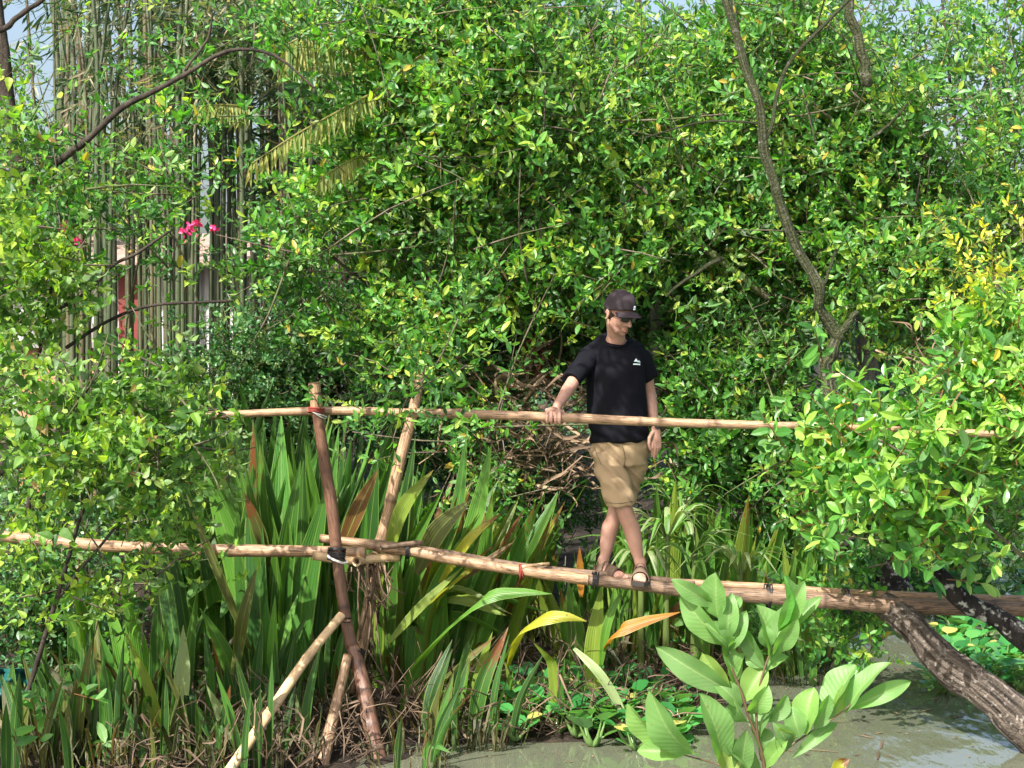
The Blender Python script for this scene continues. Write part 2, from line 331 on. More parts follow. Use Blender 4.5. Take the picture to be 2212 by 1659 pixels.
def twig(n, TL, LL, LW, detail=1, spread=1.0, droop=0., shape='oval', rs=None, fold=.25, stem=True, up=.6):
    r = rs or R; V = []; F = []; lid = []; lu = []; lv = []; c = 0
    bend = r.normal(0, .18, 3)*TL
    axis = lambda t: np.array([bend[0]*t*t, TL*t, bend[2]*t*t-droop*TL*t*t])
    if stem:
        pts = [axis(t) for t in (0, .5, 1)]; rr = [.0035, .0028, .0015]
        for p, q in zip(pts, rr):
            for k in range(3): V.append(p+q*np.array([math.cos(k*2.1), 0, math.sin(k*2.1)])); lid.append(-1); lu.append(0); lv.append(0)
        for s_ in range(2):
            for k in range(3): F.append((s_*3+k, s_*3+(k+1) % 3, s_*3+3+(k+1) % 3, s_*3+3+k))
        c = 9
    ang = r.uniform(0, 6.28)
    for i in range(n):
        t = (i+1.)/n if n > 1 else 1.; t = .12+.88*t; ang += 2.4+r.normal(0, .35)
        fan = spread*(1.15-.6*t)+r.normal(0, .15); rad = np.array([math.cos(ang), 0, math.sin(ang)])
        a = nrm(np.array([0, math.cos(fan), 0])+rad*math.sin(fan)+np.array([0, 0, -.35*droop])+r.normal(0, .12, 3))
        nn = np.array([0, 1., 0])*.8+np.array([0, 0, up])+r.normal(0, .3, 3)
        s_ = r.uniform(.65, 1.15)*(1 if t < .85 else .8)
        v, f, u1, v1 = leaf_geo(LL*s_, LW*s_*r.uniform(.85, 1.15), detail, fold, r.uniform(0, .35)+.3*droop, shape)
        V += list(v@basis(a, nn).T+axis(t)); F += [tuple(x+c for x in ff) for ff in f]; lid += [i]*len(v); lu += list(u1); lv += list(v1); c += len(v)
    return dict(V=np.array(V), L=np.array([i for f in F for i in f]), S=np.array([len(f) for f in F]), lid=np.array(lid), n=n, lu=np.array(lu), lv=np.array(lv))
def rotmats(dirs, roll=None):
    d = nrm(dirs); n = len(d); ref = np.tile([0, 0, 1.], (n, 1)); ref[np.abs(d[:, 2]) > .95] = [1, 0, 0]
    z = nrm(ref-d*(ref*d).sum(1, keepdims=True)); x = np.cross(d, z)
    if roll is not None:
        c, s = np.cos(roll)[:, None], np.sin(roll)[:, None]; x, z = x*c+z*s, z*c-x*s
    return np.stack([x, d, z], 2)
def scatter(mb, tpls, pos, rot, scl, mean=.5, sd=.2, shade=None):
    k = R.integers(0, len(tpls), len(pos))
    for ti, T in enumerate(tpls):
        m = np.where(k == ti)[0]
        if not len(m): continue
        V = np.einsum('nij,vj->nvi', rot[m], T['V'])*scl[m][:, None, None]+pos[m][:, None]
        nv = len(T['V']); L = T['L'][None]+(np.arange(len(m))*nv)[:, None]
        q = mean+R.normal(0, sd, (len(m), max(T['n'], 1)))+R.normal(0, sd*.6, (len(m), 1)); q = np.clip(q, 0, .95)
        odd = R.random(q.shape) < .012; q[odd] = 1.
        rnd = np.where(T['lid'] < 0, -1., q[:, np.maximum(T['lid'], 0)])
        mb.add(V.reshape(-1, 3), L.ravel(), np.tile(T['S'], len(m)), rnd=rnd.ravel(), lu=np.tile(T['lu'], len(m)), lv=np.tile(T['lv'], len(m)))
SKY = [(45, 35, 50, 40), (300, 70, 50, 75), (200, 50, 26, 60), (315, 225, 45, 28), (145, 60, 25, 45), (430, 205, 30, 18), (250, 330, 22, 40), (2085, 110, 55, 115), (1895, 70, 28, 80), (2160, 60, 45, 45), (1975, 95, 32, 40), (2070, 290, 55, 60), (2130, 200, 30, 50), (480, 40, 22, 35), (110, 120, 26, 60), (380, 60, 18, 50), (350, 130, 20, 40), (20, 110, 25, 50), (540, 330, 18, 60), (230, 440, 14, 40), (150, 690, 75, 55), (330, 690, 60, 60), (275, 650, 40, 70), (110, 765, 80, 30), (430, 500, 60, 35), (480, 420, 30, 60), (470, 690, 40, 70), (560, 240, 45, 110), (520, 480, 40, 70), (250, 520, 50, 35), (560, 620, 30, 60), (420, 330, 45, 60), (190, 260, 45, 60), (1872, 720, 24, 60), (2050, 770, 50, 35), (1415, 690, 14, 60), (1090, 680, 16, 60)]
def proj(p):
    v = p-EYE; z = v[:, 1]*cT-v[:, 2]*sT; return CW/2+v[:, 0]/z*FOC, CH/2-(v[:, 1]*sT+v[:, 2]*cT)/z*FOC
def skyk(px, py):
    k = np.zeros(np.shape(px))
    for x, y, a, b in SKY: f_ = 1.05 if x > 1800 else 1.35; k = np.maximum(k, np.exp(-(((px-x)/a/f_)**2+((py-y)/b/f_)**2)**2)*1.1)
    return np.minimum(k, 1)
def blob(px, py, d, rx, ry, rd, n, gap=0.):
    """n points in an ellipsoid whose centre stands at distance d; gap thins the crown where light comes through"""
    u = nrm(R.normal(size=(n, 3)))*(R.random((n, 1))**.42)
    x, y = px+u[:, 0]*rx, py+u[:, 1]*ry; dd = d+u[:, 2]*rd
    keep = R.random(n) > gap*skyk(x, y); u = u[keep]
    p = PP(x[keep], y[keep], dd[keep]); p = p[p[:, 2] > .1]
    return p, u[:len(p)]
def crown(mb, tpls, blobs, scale=1., up=.35, out=.8, mean=.5, sd=.2, gap=0., droop=0., cl=.9):
    for b in blobs:
        p, u = blob(*b[:7], gap=gap)
        if not len(p): continue
        # sprays gather into tufts
        nt_ = max(3, len(p)//9); c = p[R.integers(0, len(p), nt_)]; j = R.integers(0, nt_, len(p)); p = p*(1-cl)+cl*(c[j]+R.normal(0, .17*scale, p.shape))
        d = R.normal(0, .62, p.shape)+np.array([-.12, -.5, up-droop])
        if gap: k_ = R.random(len(p)) > gap*skyk(*proj(p)); p, d, j = p[k_], d[k_], j[k_]
        if not len(p): continue
        
        m = np.broadcast_to(mean, (len(p),)) if np.ndim(mean) == 0 else mean
        tone = R.normal(0, .13, nt_)[j]
        for q in (-1, 1):
            w_ = np.where((tone > 0) == (q > 0))[0]
            if len(w_): scatter(mb, tpls, p[w_], rotmats(d[w_], R.uniform(0, 6.28, len(w_))*.5), R.uniform(.7, 1.2, len(w_))*scale, mean=float(m[0])+q*.15, sd=sd)
def branch_tube(mb, pts, r0, r1, seg=7, nz=.25, wob=.02):
    n = max(12, len(pts)*10); c = catmull(pts, n); q = np.linspace(0, 9, n)+R.uniform(0, 9); c += (np.sin(q)[:, None]*R.normal(0, 1, 3)+np.sin(q*2.3)[:, None]*R.normal(0, .5, 3))*r0*.25; tube(mb, c, np.linspace(r0, r1, n)*(1+.05*np.sin(q*3.7)), seg+4, 'round', .1, 16.)
def PL(l, d=None): return [P(*a) if d is None else P(a[0], a[1], d) for a in l]
def twiglets(mb, blobs, n, r=.006, L=.6, dark=0):
    for b in blobs:
        p, u = blob(*b[:6], max(2, int(n*b[6]/1000)))
        if len(p): p = p[skyk(*proj(p)) < .25]
        for q in p:
            d = nrm(R.normal(0, 1, 3)*np.array([1, .5, .8])+np.array([.1, 0, .25])); l = L*R.uniform(.5, 1.4); s = nrm(R.normal(0, 1, 3))
            tube(mb, catmull([q, q+d*l*.5+s*l*.06, q+d*l+s*l*.02], 5), [r*R.uniform(.6, 1.3), r, r*.8, r*.6, r*.4], 4, 'flat')

# ------------------------------------------------------------------ ground and water
def shore(x):
    # distance of the water's edge ahead of the camera, by x
    xs = [-60, -2.2, -1.0, -.45, .9, 1.3, 1.9, 2.4, 3.2, 3.9, 5, 60]; ys = [8.2, 8.2, 8.7, 9.55, 9.75, 10.6, 12.2, 12.9, 13.4, 16, 20, 24]
    return np.interp(x, xs, ys)
def gz(x, y):
    t = y-shore(x); h = np.where(t < 0, np.maximum(t*.5, -.6), .012+.1*(1-np.exp(-np.clip(t-.5, 0, 40)*1.4))+np.clip(t-1.5, 0, 40)*.05*np.exp(-np.clip(t-1.2, 0, 40)*.05))
    return h+.018*np.sin(x*3.1+y*1.7)*np.cos(y*2.3-x)*np.clip(t, 0, 1)
def ground():
    xs = np.concatenate([[-300, -120, -50, -25], np.arange(-12, 14, .12), [25, 50, 120, 300]]); ys = np.concatenate([[-30, 0, 3], np.arange(5, 22, .12), [26, 32, 45, 80, 160, 500]])
    X, Y = np.meshgrid(xs, ys, indexing='ij'); Z = gz(X, Y)+R.normal(0, .008, X.shape)
    n, m = X.shape; i = np.arange(n-1)[:, None]*m; j = np.arange(m-1)
    L = np.stack([i+j, i+m+j, i+m+j+1, i+j+1], -1).reshape(-1); mb = MB(); mb.add(np.stack([X, Y, Z], -1).reshape(-1, 3), L, np.full((n-1)*(m-1), 4))
    s = N('mud', .8, .3); c = s.ramp(s.noise(3, 8, rough=.65), [(.3, (.008, .006, .004)), (.55, (.024, .017, .011)), (.75, (.07, .05, .032))]); s.base(c); s.bump(s.noise(25, 6), .8, .05)
    tag(mb.build('ground', s.m), kind='structure')
ground()
mb = MB(); mb.quads([(-300, -30, 0), (300, -30, 0), (300, 500, 0), (-300, 500, 0)], [(0, 1, 2, 3)])
s = N('murky_water', .05, .7); s.base(s.mix(s.noise(.9, 4), (.115, .125, .085), (.085, .092, .063))); s.p.inputs['IOR'].default_value = 1.5; s.p.inputs['Specular IOR Level'].default_value = .9
s.bump(s.math('ADD', s.noise(5, 3, stretch=(1, .35, 1)), s.math('MULTIPLY', s.noise(1.4, 2), 1.5)), .22, .05)
tag(mb.build('water', s.m), kind='structure')

# ------------------------------------------------------------------ the footbridge
bridge = thing('bamboo_footbridge', 'rickety footbridge of lashed bamboo poles with one handrail over the muddy bank', 'footbridge', P(760, 1500, 9.7))
def pole(name, pts, rpx, mat, parent=bridge, nodes=.34, cap='hollow', wob=.004, seg=14, label=None):
    p = np.array([P(*a) for a in pts]); Ls = np.linalg.norm(np.diff(p, axis=0), axis=1).sum(); n = max(12, int(Ls/.022))
    c = catmull(p, n); d = np.mean([a[2] for a in pts]); r = np.interp(np.linspace(0, 1, n), np.linspace(0, 1, len(rpx)), rpx)*d/FOC
    s_ = np.linspace(0, Ls, n); ph = R.uniform(0, nodes); nd = np.zeros(n); k = ph
    while k < Ls: nd = np.maximum(nd, np.exp(-((s_-k)/.012)**2)); k += nodes*R.uniform(.8, 1.25)
    c[:, 2] += np.sin(s_*3.1+ph*9)*wob; c[:, 0 if abs(c[-1][2]-c[0][2]) > abs(c[-1][0]-c[0][0]) else 1] += np.sin(s_*2.3+ph*5)*wob
    r = r*(1+.13*nd-.04*np.sin(s_*7)); m = MB(); cc = seg
    tube(m, c, r, seg, cap, .03, 8.); ex = m.n-n*seg; m.A['node'] = [np.concatenate([np.repeat(nd, seg), np.ones(ex)*.6])]
    o = m.build(name, mat, parent)
    if label: o['label'] = label
    return o
def lashing(pts, n=4, r=.004, mat=M_black, parent=None, rad=.04, ax=(1, 0, 0), name='lashing'):
    m = MB(); c = P(*pts); a = nrm(ax); u = nrm(np.cross(a, [0, .3, 1])); v = np.cross(a, u)
    for i in range(n):
        t = np.linspace(0, 2*np.pi, 20); of = (i-(n-1)/2)*r*1.9; k = R.normal(0, .12)
        tube(m, [c+a*(of+k*rad*math.sin(q))+(u*math.cos(q)+v*math.sin(q))*rad for q in t], r, 5, 'none')
    return m.build(name, mat, parent)
RD = 9.75
rail = pole('handrail', [(380, 902, RD), (700, 888, RD), (870, 890, RD), (1000, 894, RD), (1180, 902, RD), (1400, 910, RD), (1600, 916, RD), (1830, 923, RD)], [8, 9.5, 10.5, 10, 7.5], M_bam, nodes=.4, label='long slim reddish tan handrail pole')
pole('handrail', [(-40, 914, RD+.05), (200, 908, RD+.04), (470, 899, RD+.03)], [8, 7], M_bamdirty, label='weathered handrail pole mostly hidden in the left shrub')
pole('handrail', [(1780, 920, RD+.05), (2050, 932, 9.), (2260, 944, 8.85)], [6, 8, 9], M_bam, label='handrail pole emerging from leaves at the right edge')
pole('post', [(678.6, 826, 9.66), (683.6, 886, 9.66)], [13.2, 13.2], M_bam, nodes=.5, wob=0, label='paler tan top section of the red-brown post')
post1 = pole('post', [(679, 831, 9.66), (684, 890, 9.66), (700, 1000, 9.66), (716, 1100, 9.65), (727, 1195, 9.64), (740, 1290, 9.62), (757, 1380, 9.6), (772, 1440, 9.58)], [12, 12.5, 13, 13, 13, 15], M_bamred, label='dark red-brown upright post in front of the handrail')
pole('post', [(760, 1395, 9.56), (778, 1460, 9.5), (792, 1530, 9.42), (808, 1600, 9.34), (838, 1730, 9.2)], [15, 17, 17, 18], M_bamred, nodes=.22, label='thick lower post section reaching the mud')
post2 = pole('post', [(908, 790, 10.35), (893, 880, 10.33), (862, 1000, 10.3), (838, 1110, 10.27), (822, 1180, 10.25), (800, 1300, 10.22), (760, 1500, 10.2)], [11, 12, 13, 13, 14], M_bam, label='leaning pale post behind the handrail')
pole('brace', [(737, 1330, 9.5), (660, 1425, 9.25), (570, 1555, 8.95), (470, 1700, 8.62)], [10, 11, 12], M_bampale, label='pale diagonal brace running down to the left')
pole('brace', [(750, 1415, 9.48), (728, 1510, 9.38), (705, 1610, 9.2), (685, 1710, 9.05)], [10, 13, 14], M_bam, label='short weathered brace beside the post foot')
W = 9.98
pole('walking_pole', [(-40, 1156, W+.05), (100, 1167, W+.03), (230, 1178, W+.02), (440, 1188, W), (640, 1192, W-.02), (790, 1194, W-.04)], [12, 13, 13, 13, 12.5], M_bam, label='left walking pole with a cut open end')
pole('walking_pole', [(676, 1201, W-.1), (760, 1212, W-.06), (860, 1204, W+.1)], [9.5, 10], M_bampale, nodes=.2, label='short round stub under the left walking pole')
pole('walking_pole', [(690, 1163, W+.06), (800, 1177, W+.06), (900, 1192, W+.04), (1000, 1212, W+.02), (1130, 1234, W), (1260, 1252, W), (1330, 1260, W+.01)], [9.5, 11, 11.5, 12, 12], M_bam, label='middle walking pole sloping down from the post')
pole('walking_pole', [(735, 1168, W+.14), (850, 1181, W+.13), (1000, 1203, W+.12), (1150, 1226, W+.11), (1350, 1247, W+.1), (1500, 1262, W+.1)], [8, 10, 9, 8], M_bamdirty, label='second middle pole lying just behind the first')
pole('walking_pole', [(1270, 1255, W-.03), (1400, 1266, W-.03), (1520, 1279, W-.03), (1650, 1288, W-.03), (1800, 1300, W-.03), (1920, 1308, W-.02), (2270, 1316, W)], [11, 13.5, 15, 17, 17, 17], M_bamdirty, nodes=.42, label='thick muddy right walking pole under the feet')
pole('walking_pole', [(1430, 1256, W+.1), (1650, 1270, W+.1), (1830, 1281, W+.1), (2000, 1288, W+.1), (2270, 1300, W+.1)], [8, 9, 10, 10], M_bam, label='slimmer right walking pole behind the muddy one')
pole('crosspiece', [(770, 1215, W-.12), (800, 1205, W+.1), (835, 1190, W+.35)], [10, 10], M_bampale, nodes=.2)
pole('crosspiece', [(822, 1184, W-.06), (870, 1178, W), (911, 1173, W+.05)], [5, 6, 5.5], M_bamdirty, nodes=.06)
pole('crosspiece', [(1128, 1226, W-.03), (1160, 1222, W+.03), (1186, 1219, W+.08)], [4, 3.5], M_bampale, nodes=.3, cap='flat')
lashing((727, 1197, 9.64), 8, .005, M_black, bridge, .05, (.1, 0, 1)); lashing((729, 1208, 9.62), 2, .0035, M_wire, bridge, .06, (.25, .1, 1))
lashing((683, 886, 9.67), 3, .006, M_redtie, bridge, .045, (.1, 0, 1)); lashing((686, 893, 9.68), 2, .003, M_wire, bridge, .058, (.5, 0, 1))
lashing((768, 1412, 9.57), 6, .005, M_black, bridge, .052, (.15, 0, 1)); lashing((741, 1335, 9.6), 3, .003, M_black, bridge, .05, (.15, 0, 1))
lashing((1125, 1236, W), 3, .004, M_redtie, bridge, .047, (1, 0, .1)); lashing((1285, 1254, W-.01), 5, .004, M_black, bridge, .052, (1, 0, -.1))
lashing((880, 1190, W+.04), 3, .004, M_black, bridge, .046, (1, 0, 0)); lashing((625, 1192, W), 2, .003, M_black, bridge, .045, (1, 0, .4))
lashing((1660, 1288, W), 4, .004, M_black, bridge, .075, (1, 0, 0)); lashing((1830, 1298, W+.02), 4, .004, M_black, bridge, .08, (1, 0, .1))
m = MB()
for i in range(46):   # frayed cord, dry roots and mud hanging under the joint
    q = P(790+R.normal(0, 22), 1215+R.normal(0, 8), W+R.normal(.06, .08)); l = abs(R.normal(.22, .22))
    tube(m, catmull([q, q+[R.normal(.02, .03), R.normal(0, .03), -l*.5], q+[R.normal(.03, .06), 0, -l]], 6), .0045*R.uniform(.6, 1.6), 4, 'flat', rnd=R.random())
m.build('cord_tangle', M_dead, bridge)

# ------------------------------------------------------------------ the man
MD = 10.08
def m_(px, py, off=0.): return P(px, py, MD+off)
person = thing('person', 'man in black t-shirt, khaki shorts, cap and sunglasses stepping along the bamboo footbridge', 'person', m_(1345, 1256))
psi, phi = math.radians(40), math.radians(21)
HX = np.array([math.cos(psi), math.sin(psi), 0]); HF = np.array([math.sin(psi)*math.cos(phi), -math.cos(psi)*math.cos(phi), -math.sin(phi)])
HZ = np.array([-math.sin(psi)*-math.sin(phi), -math.cos(psi)*math.sin(phi), math.cos(phi)]); HZ = nrm(HZ-HF*np.dot(HZ, HF)); HM = np.stack([HX, HF, HZ], 1); HC = m_(1337, 680, -.065)
hd = lambda x, y, z: HC+HM@np.array([x, y, z])
b = MB()
ball(b, hd(0, -.012, .035), (.076, .095, .088), HM, 24, 16); ball(b, hd(0, .025, -.02), (.066, .066, .075), HM, 20, 14)
tube(b, [hd(-.045, .01, -.055), hd(-.03, .05, -.085), hd(0, .068, -.095), hd(.03, .05, -.085), hd(.045, .01, -.055)], [.024, .023, .021, .023, .024], 10)
tube(b, [hd(0, .084, .02), hd(0, .1, -.008), hd(0, .112, -.028)], [.008, .011, .0135], 8); ball(b, hd(.011, .096, -.031), (.009, .01, .008), HM, 8, 6); ball(b, hd(-.011, .096, -.031), (.009, .01, .008), HM, 8, 6)
tube(b, [hd(-.022, .078, -.062), hd(0, .09, -.059), hd(.022, .078, -.062)], [.005, .0075, .005], 8); tube(b, [hd(-.019, .079, -.072), hd(0, .09, -.073), hd(.019, .079, -.072)], [.005, .0085, .005], 8)
tube(b, [hd(-.05, .072, .024), hd(0, .092, .022), hd(.05, .072, .024)], .01, 8)
ball(b, hd(-.036, .055, -.028), (.024, .024, .026), HM, 10, 8); ball(b, hd(.036, .055, -.028), (.024, .024, .026), HM, 10, 8)
for q in (-1, 1):
    e = hd(q*.079, -.012, -.002)
    tube(b, [e+HM@np.array([q*.006, .012*math.cos(t)-.004, .03*math.sin(t)]) for t in np.linspace(-2.0, 2.9, 12)], .0055, 6); ball(b, e, (.005, .014, .024), HM, 10, 8)
tube(b, [hd(0, -.02, -.05), m_(1331, 722, .02), m_(1329, 742, .06), m_(1329, 765, .08)], [.052, .054, .066, .085], 16)
tube(b, [m_(1296, 752, .08), m_(1329, 742, .075), m_(1366, 750, .09)], [.03, .06, .03], 12)
tube(b, [m_(1330, 765, .08), m_(1330, 810, .08), m_(1333, 880, .08), m_(1338, 950, .07), m_(1340, 985, .07)], [.085, .12, .115, .12, .115], 20, flat=((1, 0, 0), .72))
SR, ER, WR = m_(1268, 772, .07), m_(1236, 828, -.1), m_(1203, 879, -.29)
tube(b, catmull([SR, (SR+ER)/2, ER, (ER*.6+WR*.4), WR], 14), np.interp(np.linspace(0, 1, 14), [0, .25, .5, .7, 1], [.04, .044, .041, .041, .028]), 14)
SL, EL, WL = m_(1390, 772, .1), m_(1402, 850, .16), m_(1415, 922, .04)
tube(b, catmull([SL, (SL+EL)/2, EL, (EL*.6+WL*.4), WL], 14), np.interp(np.linspace(0, 1, 14), [0, .25, .5, .7, 1], [.04, .043, .04, .04, .027]), 14)
# right hand closed over the rail
rp = lambda px: np.array([P(px, np.interp(px, [1000, 1180, 1400], [894, 902, 910]), RD)[i] for i in range(3)])
RR = .028
tube(b, [WR, m_(1200, 885, -.3), P(1194, 889, RD-.005)+[0, 0, .012]], [.026, .028, .03], 12, flat=((1, 0, 0), .62))
tube(b, [P(1208, 891, RD-.01)+[0, 0, .006], P(1182, 889, RD-.01)+[0, 0, .006]], [.017, .016], 10)
for i, (fx, ln) in enumerate([(1209, .92), (1200.5, 1.), (1192, .97), (1183.5, .8)]):
    c = rp(fx); ch = []
    for a in np.linspace(60, -75*ln, 6): a = math.radians(a); ch.append(c+np.array([-.002*i*math.cos(a), -math.cos(a)*(RR+.009), math.sin(a)*(RR+.009)]))
    tube(b, ch, [.0115, .0105, .0105, .0098, .0092, .008], 9)
c = rp(1216); tube(b, [P(1207, 888, RD+.015), c+[0, .02, RR+.006], c+[-.002, RR+.01, -.008], c+[-.012, .018, -RR-.004]], [.014, .012, .011, .009], 9)
# left hand hanging
tube(b, [WL, m_(1418, 935, .03), m_(1418, 955, .02)], [.026, .03, .034], 12, flat=((1, .3, 0), .5))
for i, (x0, ln, bx) in enumerate([(1409, 28, -1), (1415, 33, -2), (1420.5, 30, -4), (1425.5, 23, -7)]):
    tube(b, [m_(x0, 955, .005+.006*i), m_(x0+.5, 955+ln*.45, -.005+.006*i), m_(x0+bx*.5, 955+ln*.8, .003+.006*i), m_(x0+bx, 955+ln*1.08, .016+.006*i)], [.0105, .0098, .009, .0075], 9)
tube(b, [m_(1409, 935, .01), m_(1403, 947, -.012), m_(1402, 960, -.015), m_(1405, 971, -.01)], [.013, .012, .0105, .009], 9)
# legs
HR_, KR, AR = m_(1314, 985, .06), m_(1348, 1100, -.02), m_(1384, 1222, -.02)
HL_, KL, AL = m_(1366, 985, .1), m_(1333, 1100, .15), m_(1303, 1218, .08)
for H_, K_, A_, sgn in ((HR_, KR, AR, 1), (HL_, KL, AL, -1)):
    d = nrm(A_-K_); back = np.array([0, .018, 0])+np.array([.012*sgn, 0, 0])
    pts = [H_, (H_+K_)/2, K_-d*.03, K_+d*.06+back*.3, K_+d*.13+back, K_+d*.22+back*.5, A_-d*.05, A_]
    tube(b, catmull(pts, 30), np.interp(np.linspace(0, 1, 30), np.linspace(0, 1, 8), [.085, .075, .056, .05, .054, .046, .031, .034]), 16)
def foot(A_, heading, L=.255):
    """skin foot, sole and straps; heading = unit vector in plan"""
    h = nrm([heading[0], heading[1], 0]); s_ = np.array([h[1], -h[0], 0]); z = np.array([0, 0, 1.]); sole = A_[2]-.078; O = np.array([A_[0], A_[1], sole])-h*.055
    f = lambda a, u, v: O+h*a+s_*u+z*v
    tube(b, [f(.03, 0, .035), f(.07, 0, .042), f(.12, 0, .038), f(.17, .003, .028), f(.2, .003, .024)], [.031, .034, .036, .04, .04], 14, flat=(s_, .72))
    ball(b, f(.03, 0, .033), (.033, .036, .033)); tube(b, [A_+z*.03, f(.06, 0, .055)], [.033, .034], 12)
    for k, (u, l, r_) in enumerate([(-.027, .245, .0125), (-.008, .24, .0095), (.008, .232, .009), (.022, .222, .0085), (.034, .208, .008)]):
        tube(b, [f(.19, u*.9, .02), f((l+.19)/2, u, .022), f(l, u, .014)], [r_, r_, r_*.92], 8)
    return f
fR = foot(AR, (-.1, -1.)); fL = foot(AL, (.62, -.78))
body = b.build('body', M_skin, person)
def skinfn(co, no):
    q = (co-HC)@HM; lip = np.exp(-((q[:, 0]/.022)**2+((q[:, 2]+.067)/.009)**2))*(q[:, 1] > .07)*(np.linalg.norm(q, axis=1) < .2)
    st = np.exp(-((q[:, 2]+.085)/.03)**2)*(q[:, 1] > -.0)*(np.linalg.norm(q, axis=1) < .15)
    return co, dict(lu=np.clip(lip*1.3, 0, 1), lv=np.clip(st, 0, 1))
remeshed(body, .0038, 3, skinfn)
def band(f, stations, parent, name, mat, th=.0035):
    """strap over the foot: rows of (a, half-width, height)"""
    m = MB(); rows = []
    for a, hw, ht in stations:
        rows.append([f(a, hw*math.cos(t), .004+ht*math.sin(t)) for t in np.linspace(-.05, math.pi+.05, 14)])
    rows = np.array(rows); n, k = rows.shape[:2]; c = rows.mean((0, 1)); inn = rows+nrm(c-rows)*th; V = np.concatenate([rows.reshape(-1, 3), inn.reshape(-1, 3)]); F = []
    for i in range(n-1):
        for j in range(k-1): F += [(i*k+j, i*k+j+1, (i+1)*k+j+1, (i+1)*k+j), (n*k+i*k+j, n*k+(i+1)*k+j, n*k+(i+1)*k+j+1, n*k+i*k+j+1)]
    for j in range(k-1): F += [(j, n*k+j, n*k+j+1, j+1), ((n-1)*k+j, (n-1)*k+j+1, n*k+(n-1)*k+j+1, n*k+(n-1)*k+j)]
    m.quads(V, F); return m.build(name, mat, parent)
for f in (fR, fL):
    out = [(-.012, .024), (.02, .045), (.09, .046), (.15, .052), (.2, .056), (.24, .048), (.27, .024)]
    ol = [(a, u) for a, u in out]+[(a, -u) for a, u in out[::-1]]; k = len(ol); m = MB()
    m.quads([f(a, u, -.016) for a, u in ol]+[f(a, u, .007) for a, u in ol], [tuple(range(k))[::-1], tuple(range(k, 2*k))]+[(i, (i+1) % k, k+(i+1) % k, k+i) for i in range(k)])
    sd = m.build('sandal', M_sole, person, False)
    band(f, [(.115, .05, .082), (.14, .053, .076), (.17, .056, .068), (.198, .055, .06)], sd, 'strap', M_sandal, .006)
    band(f, [(.04, .047, .112), (.065, .048, .104), (.09, .049, .096)], sd, 'strap', M_sandal, .006)
    m = MB(); rows = [[f(.03-.044*math.cos(t), .046*math.sin(t), z) for t in np.linspace(-1.6, 1.6, 12)] for z in (.002, .03, .065)]
    V = np.array(rows).reshape(-1, 3); m.quads(V, [(i*12+j, i*12+j+1, i*12+13+j, i*12+12+j) for i in range(2) for j in range(11)]); m.build('heel_strap', M_sandal, sd)
# t-shirt
def ringloft(mb, rings, seg=36, p=2.4, closed=True):
    """rings: (centre, xdir, ydir, rx, ry) joined into one closed loft whose end caps sink inwards"""
    V = []
    for c, xd, yd, rx, ry in rings:
        for a in np.linspace(0, 2*np.pi, seg, endpoint=False):
            ca, sa = math.cos(a), math.sin(a); V.append(np.asarray(c)+np.asarray(xd)*rx*np.sign(ca)*abs(ca)**(2/p)+np.asarray(yd)*ry*np.sign(sa)*abs(sa)**(2/p))
    n = len(rings); F = [(i*seg+j, i*seg+(j+1) % seg, (i+1)*seg+(j+1) % seg, (i+1)*seg+j) for i in range(n-1) for j in range(seg)]
    c0 = np.asarray(rings[0][0]); c1 = np.asarray(rings[-1][0]); k = len(V); V += [c0+(np.asarray(rings[1][0])-c0)*.25, c1+(np.asarray(rings[-2][0])-c1)*.25]
    F += [(k, (j+1) % seg, j) for j in range(seg)]+[(k+1, (n-1)*seg+j, (n-1)*seg+(j+1) % seg) for j in range(seg)]
    mb.quads(V, F)
X_, Y_ = (1, 0, 0), (0, 1, 0); b = MB(); pm = lambda px: M(px, MD)
ringloft(b, [(m_(1338, 952, .07), (1, 0, .06), Y_, pm(62), .125), (m_(1337, 935, .07), (1, 0, .04), Y_, pm(63), .13), (m_(1334, 890, .07), X_, Y_, pm(64), .128), (m_(1330, 840, .07), X_, Y_, pm(62), .122),
    (m_(1329, 800, .07), X_, Y_, pm(62), .12), (m_(1329, 775, .08), X_, Y_, pm(64), .108), (m_(1329, 758, .085), X_, Y_, pm(63), .098), (m_(1328, 745, .085), X_, Y_, pm(57), .088), (m_(1327, 738, .07), (1, 0, -.03), (0, 1, .3), pm(40), .084), (m_(1327, 735, .055), (1, 0, -.05), (0, 1, .5), pm(32), .078)])
for S_, E_, px_, d in ((SR, ER, (1234, 822, -.09), 1), (SL, EL, (1402, 815, .15), -1)):
    e = m_(*px_); s0 = S_+[.03*d, 0, .02]; a = nrm(e-s0); xd = nrm(np.cross(a, [0, 1, 0])); yd = np.cross(xd, a)
    ringloft(b, [(s0, xd, yd, .056, .066), (s0+(e-s0)*.2, xd, yd, .06, .07), (s0+(e-s0)*.5, xd, yd, .057, .066), (s0+(e-s0)*.8, xd, yd, .055, .063), (e, xd, yd, .054, .061)], 24)
shirt = b.build('t_shirt', M_shirt, person)
def folds(amp, f1, dirv, extra=None):
    def fn(co, no):
        out = np.empty_like(co)
        for i, v in enumerate(co):
            q = Vector((v*np.array(dirv)*f1).tolist()); h = 1-abs(noise.noise(q))*2.2; h2 = noise.noise(q*2.3)
            out[i] = v+no[i]*(amp*(h*.8+h2*.5)+(extra(v) if extra else 0))
        return out, {}
    return fn
remeshed(shirt, .0065, 5, folds(.013, 5.5, (1., 1., .55), lambda v: .009*math.sin((v[2]+v[0]*.5)*62+2*math.sin(v[0]*9))*math.exp(-((v[2]-m_(1330, 938)[2])/.05)**2)))
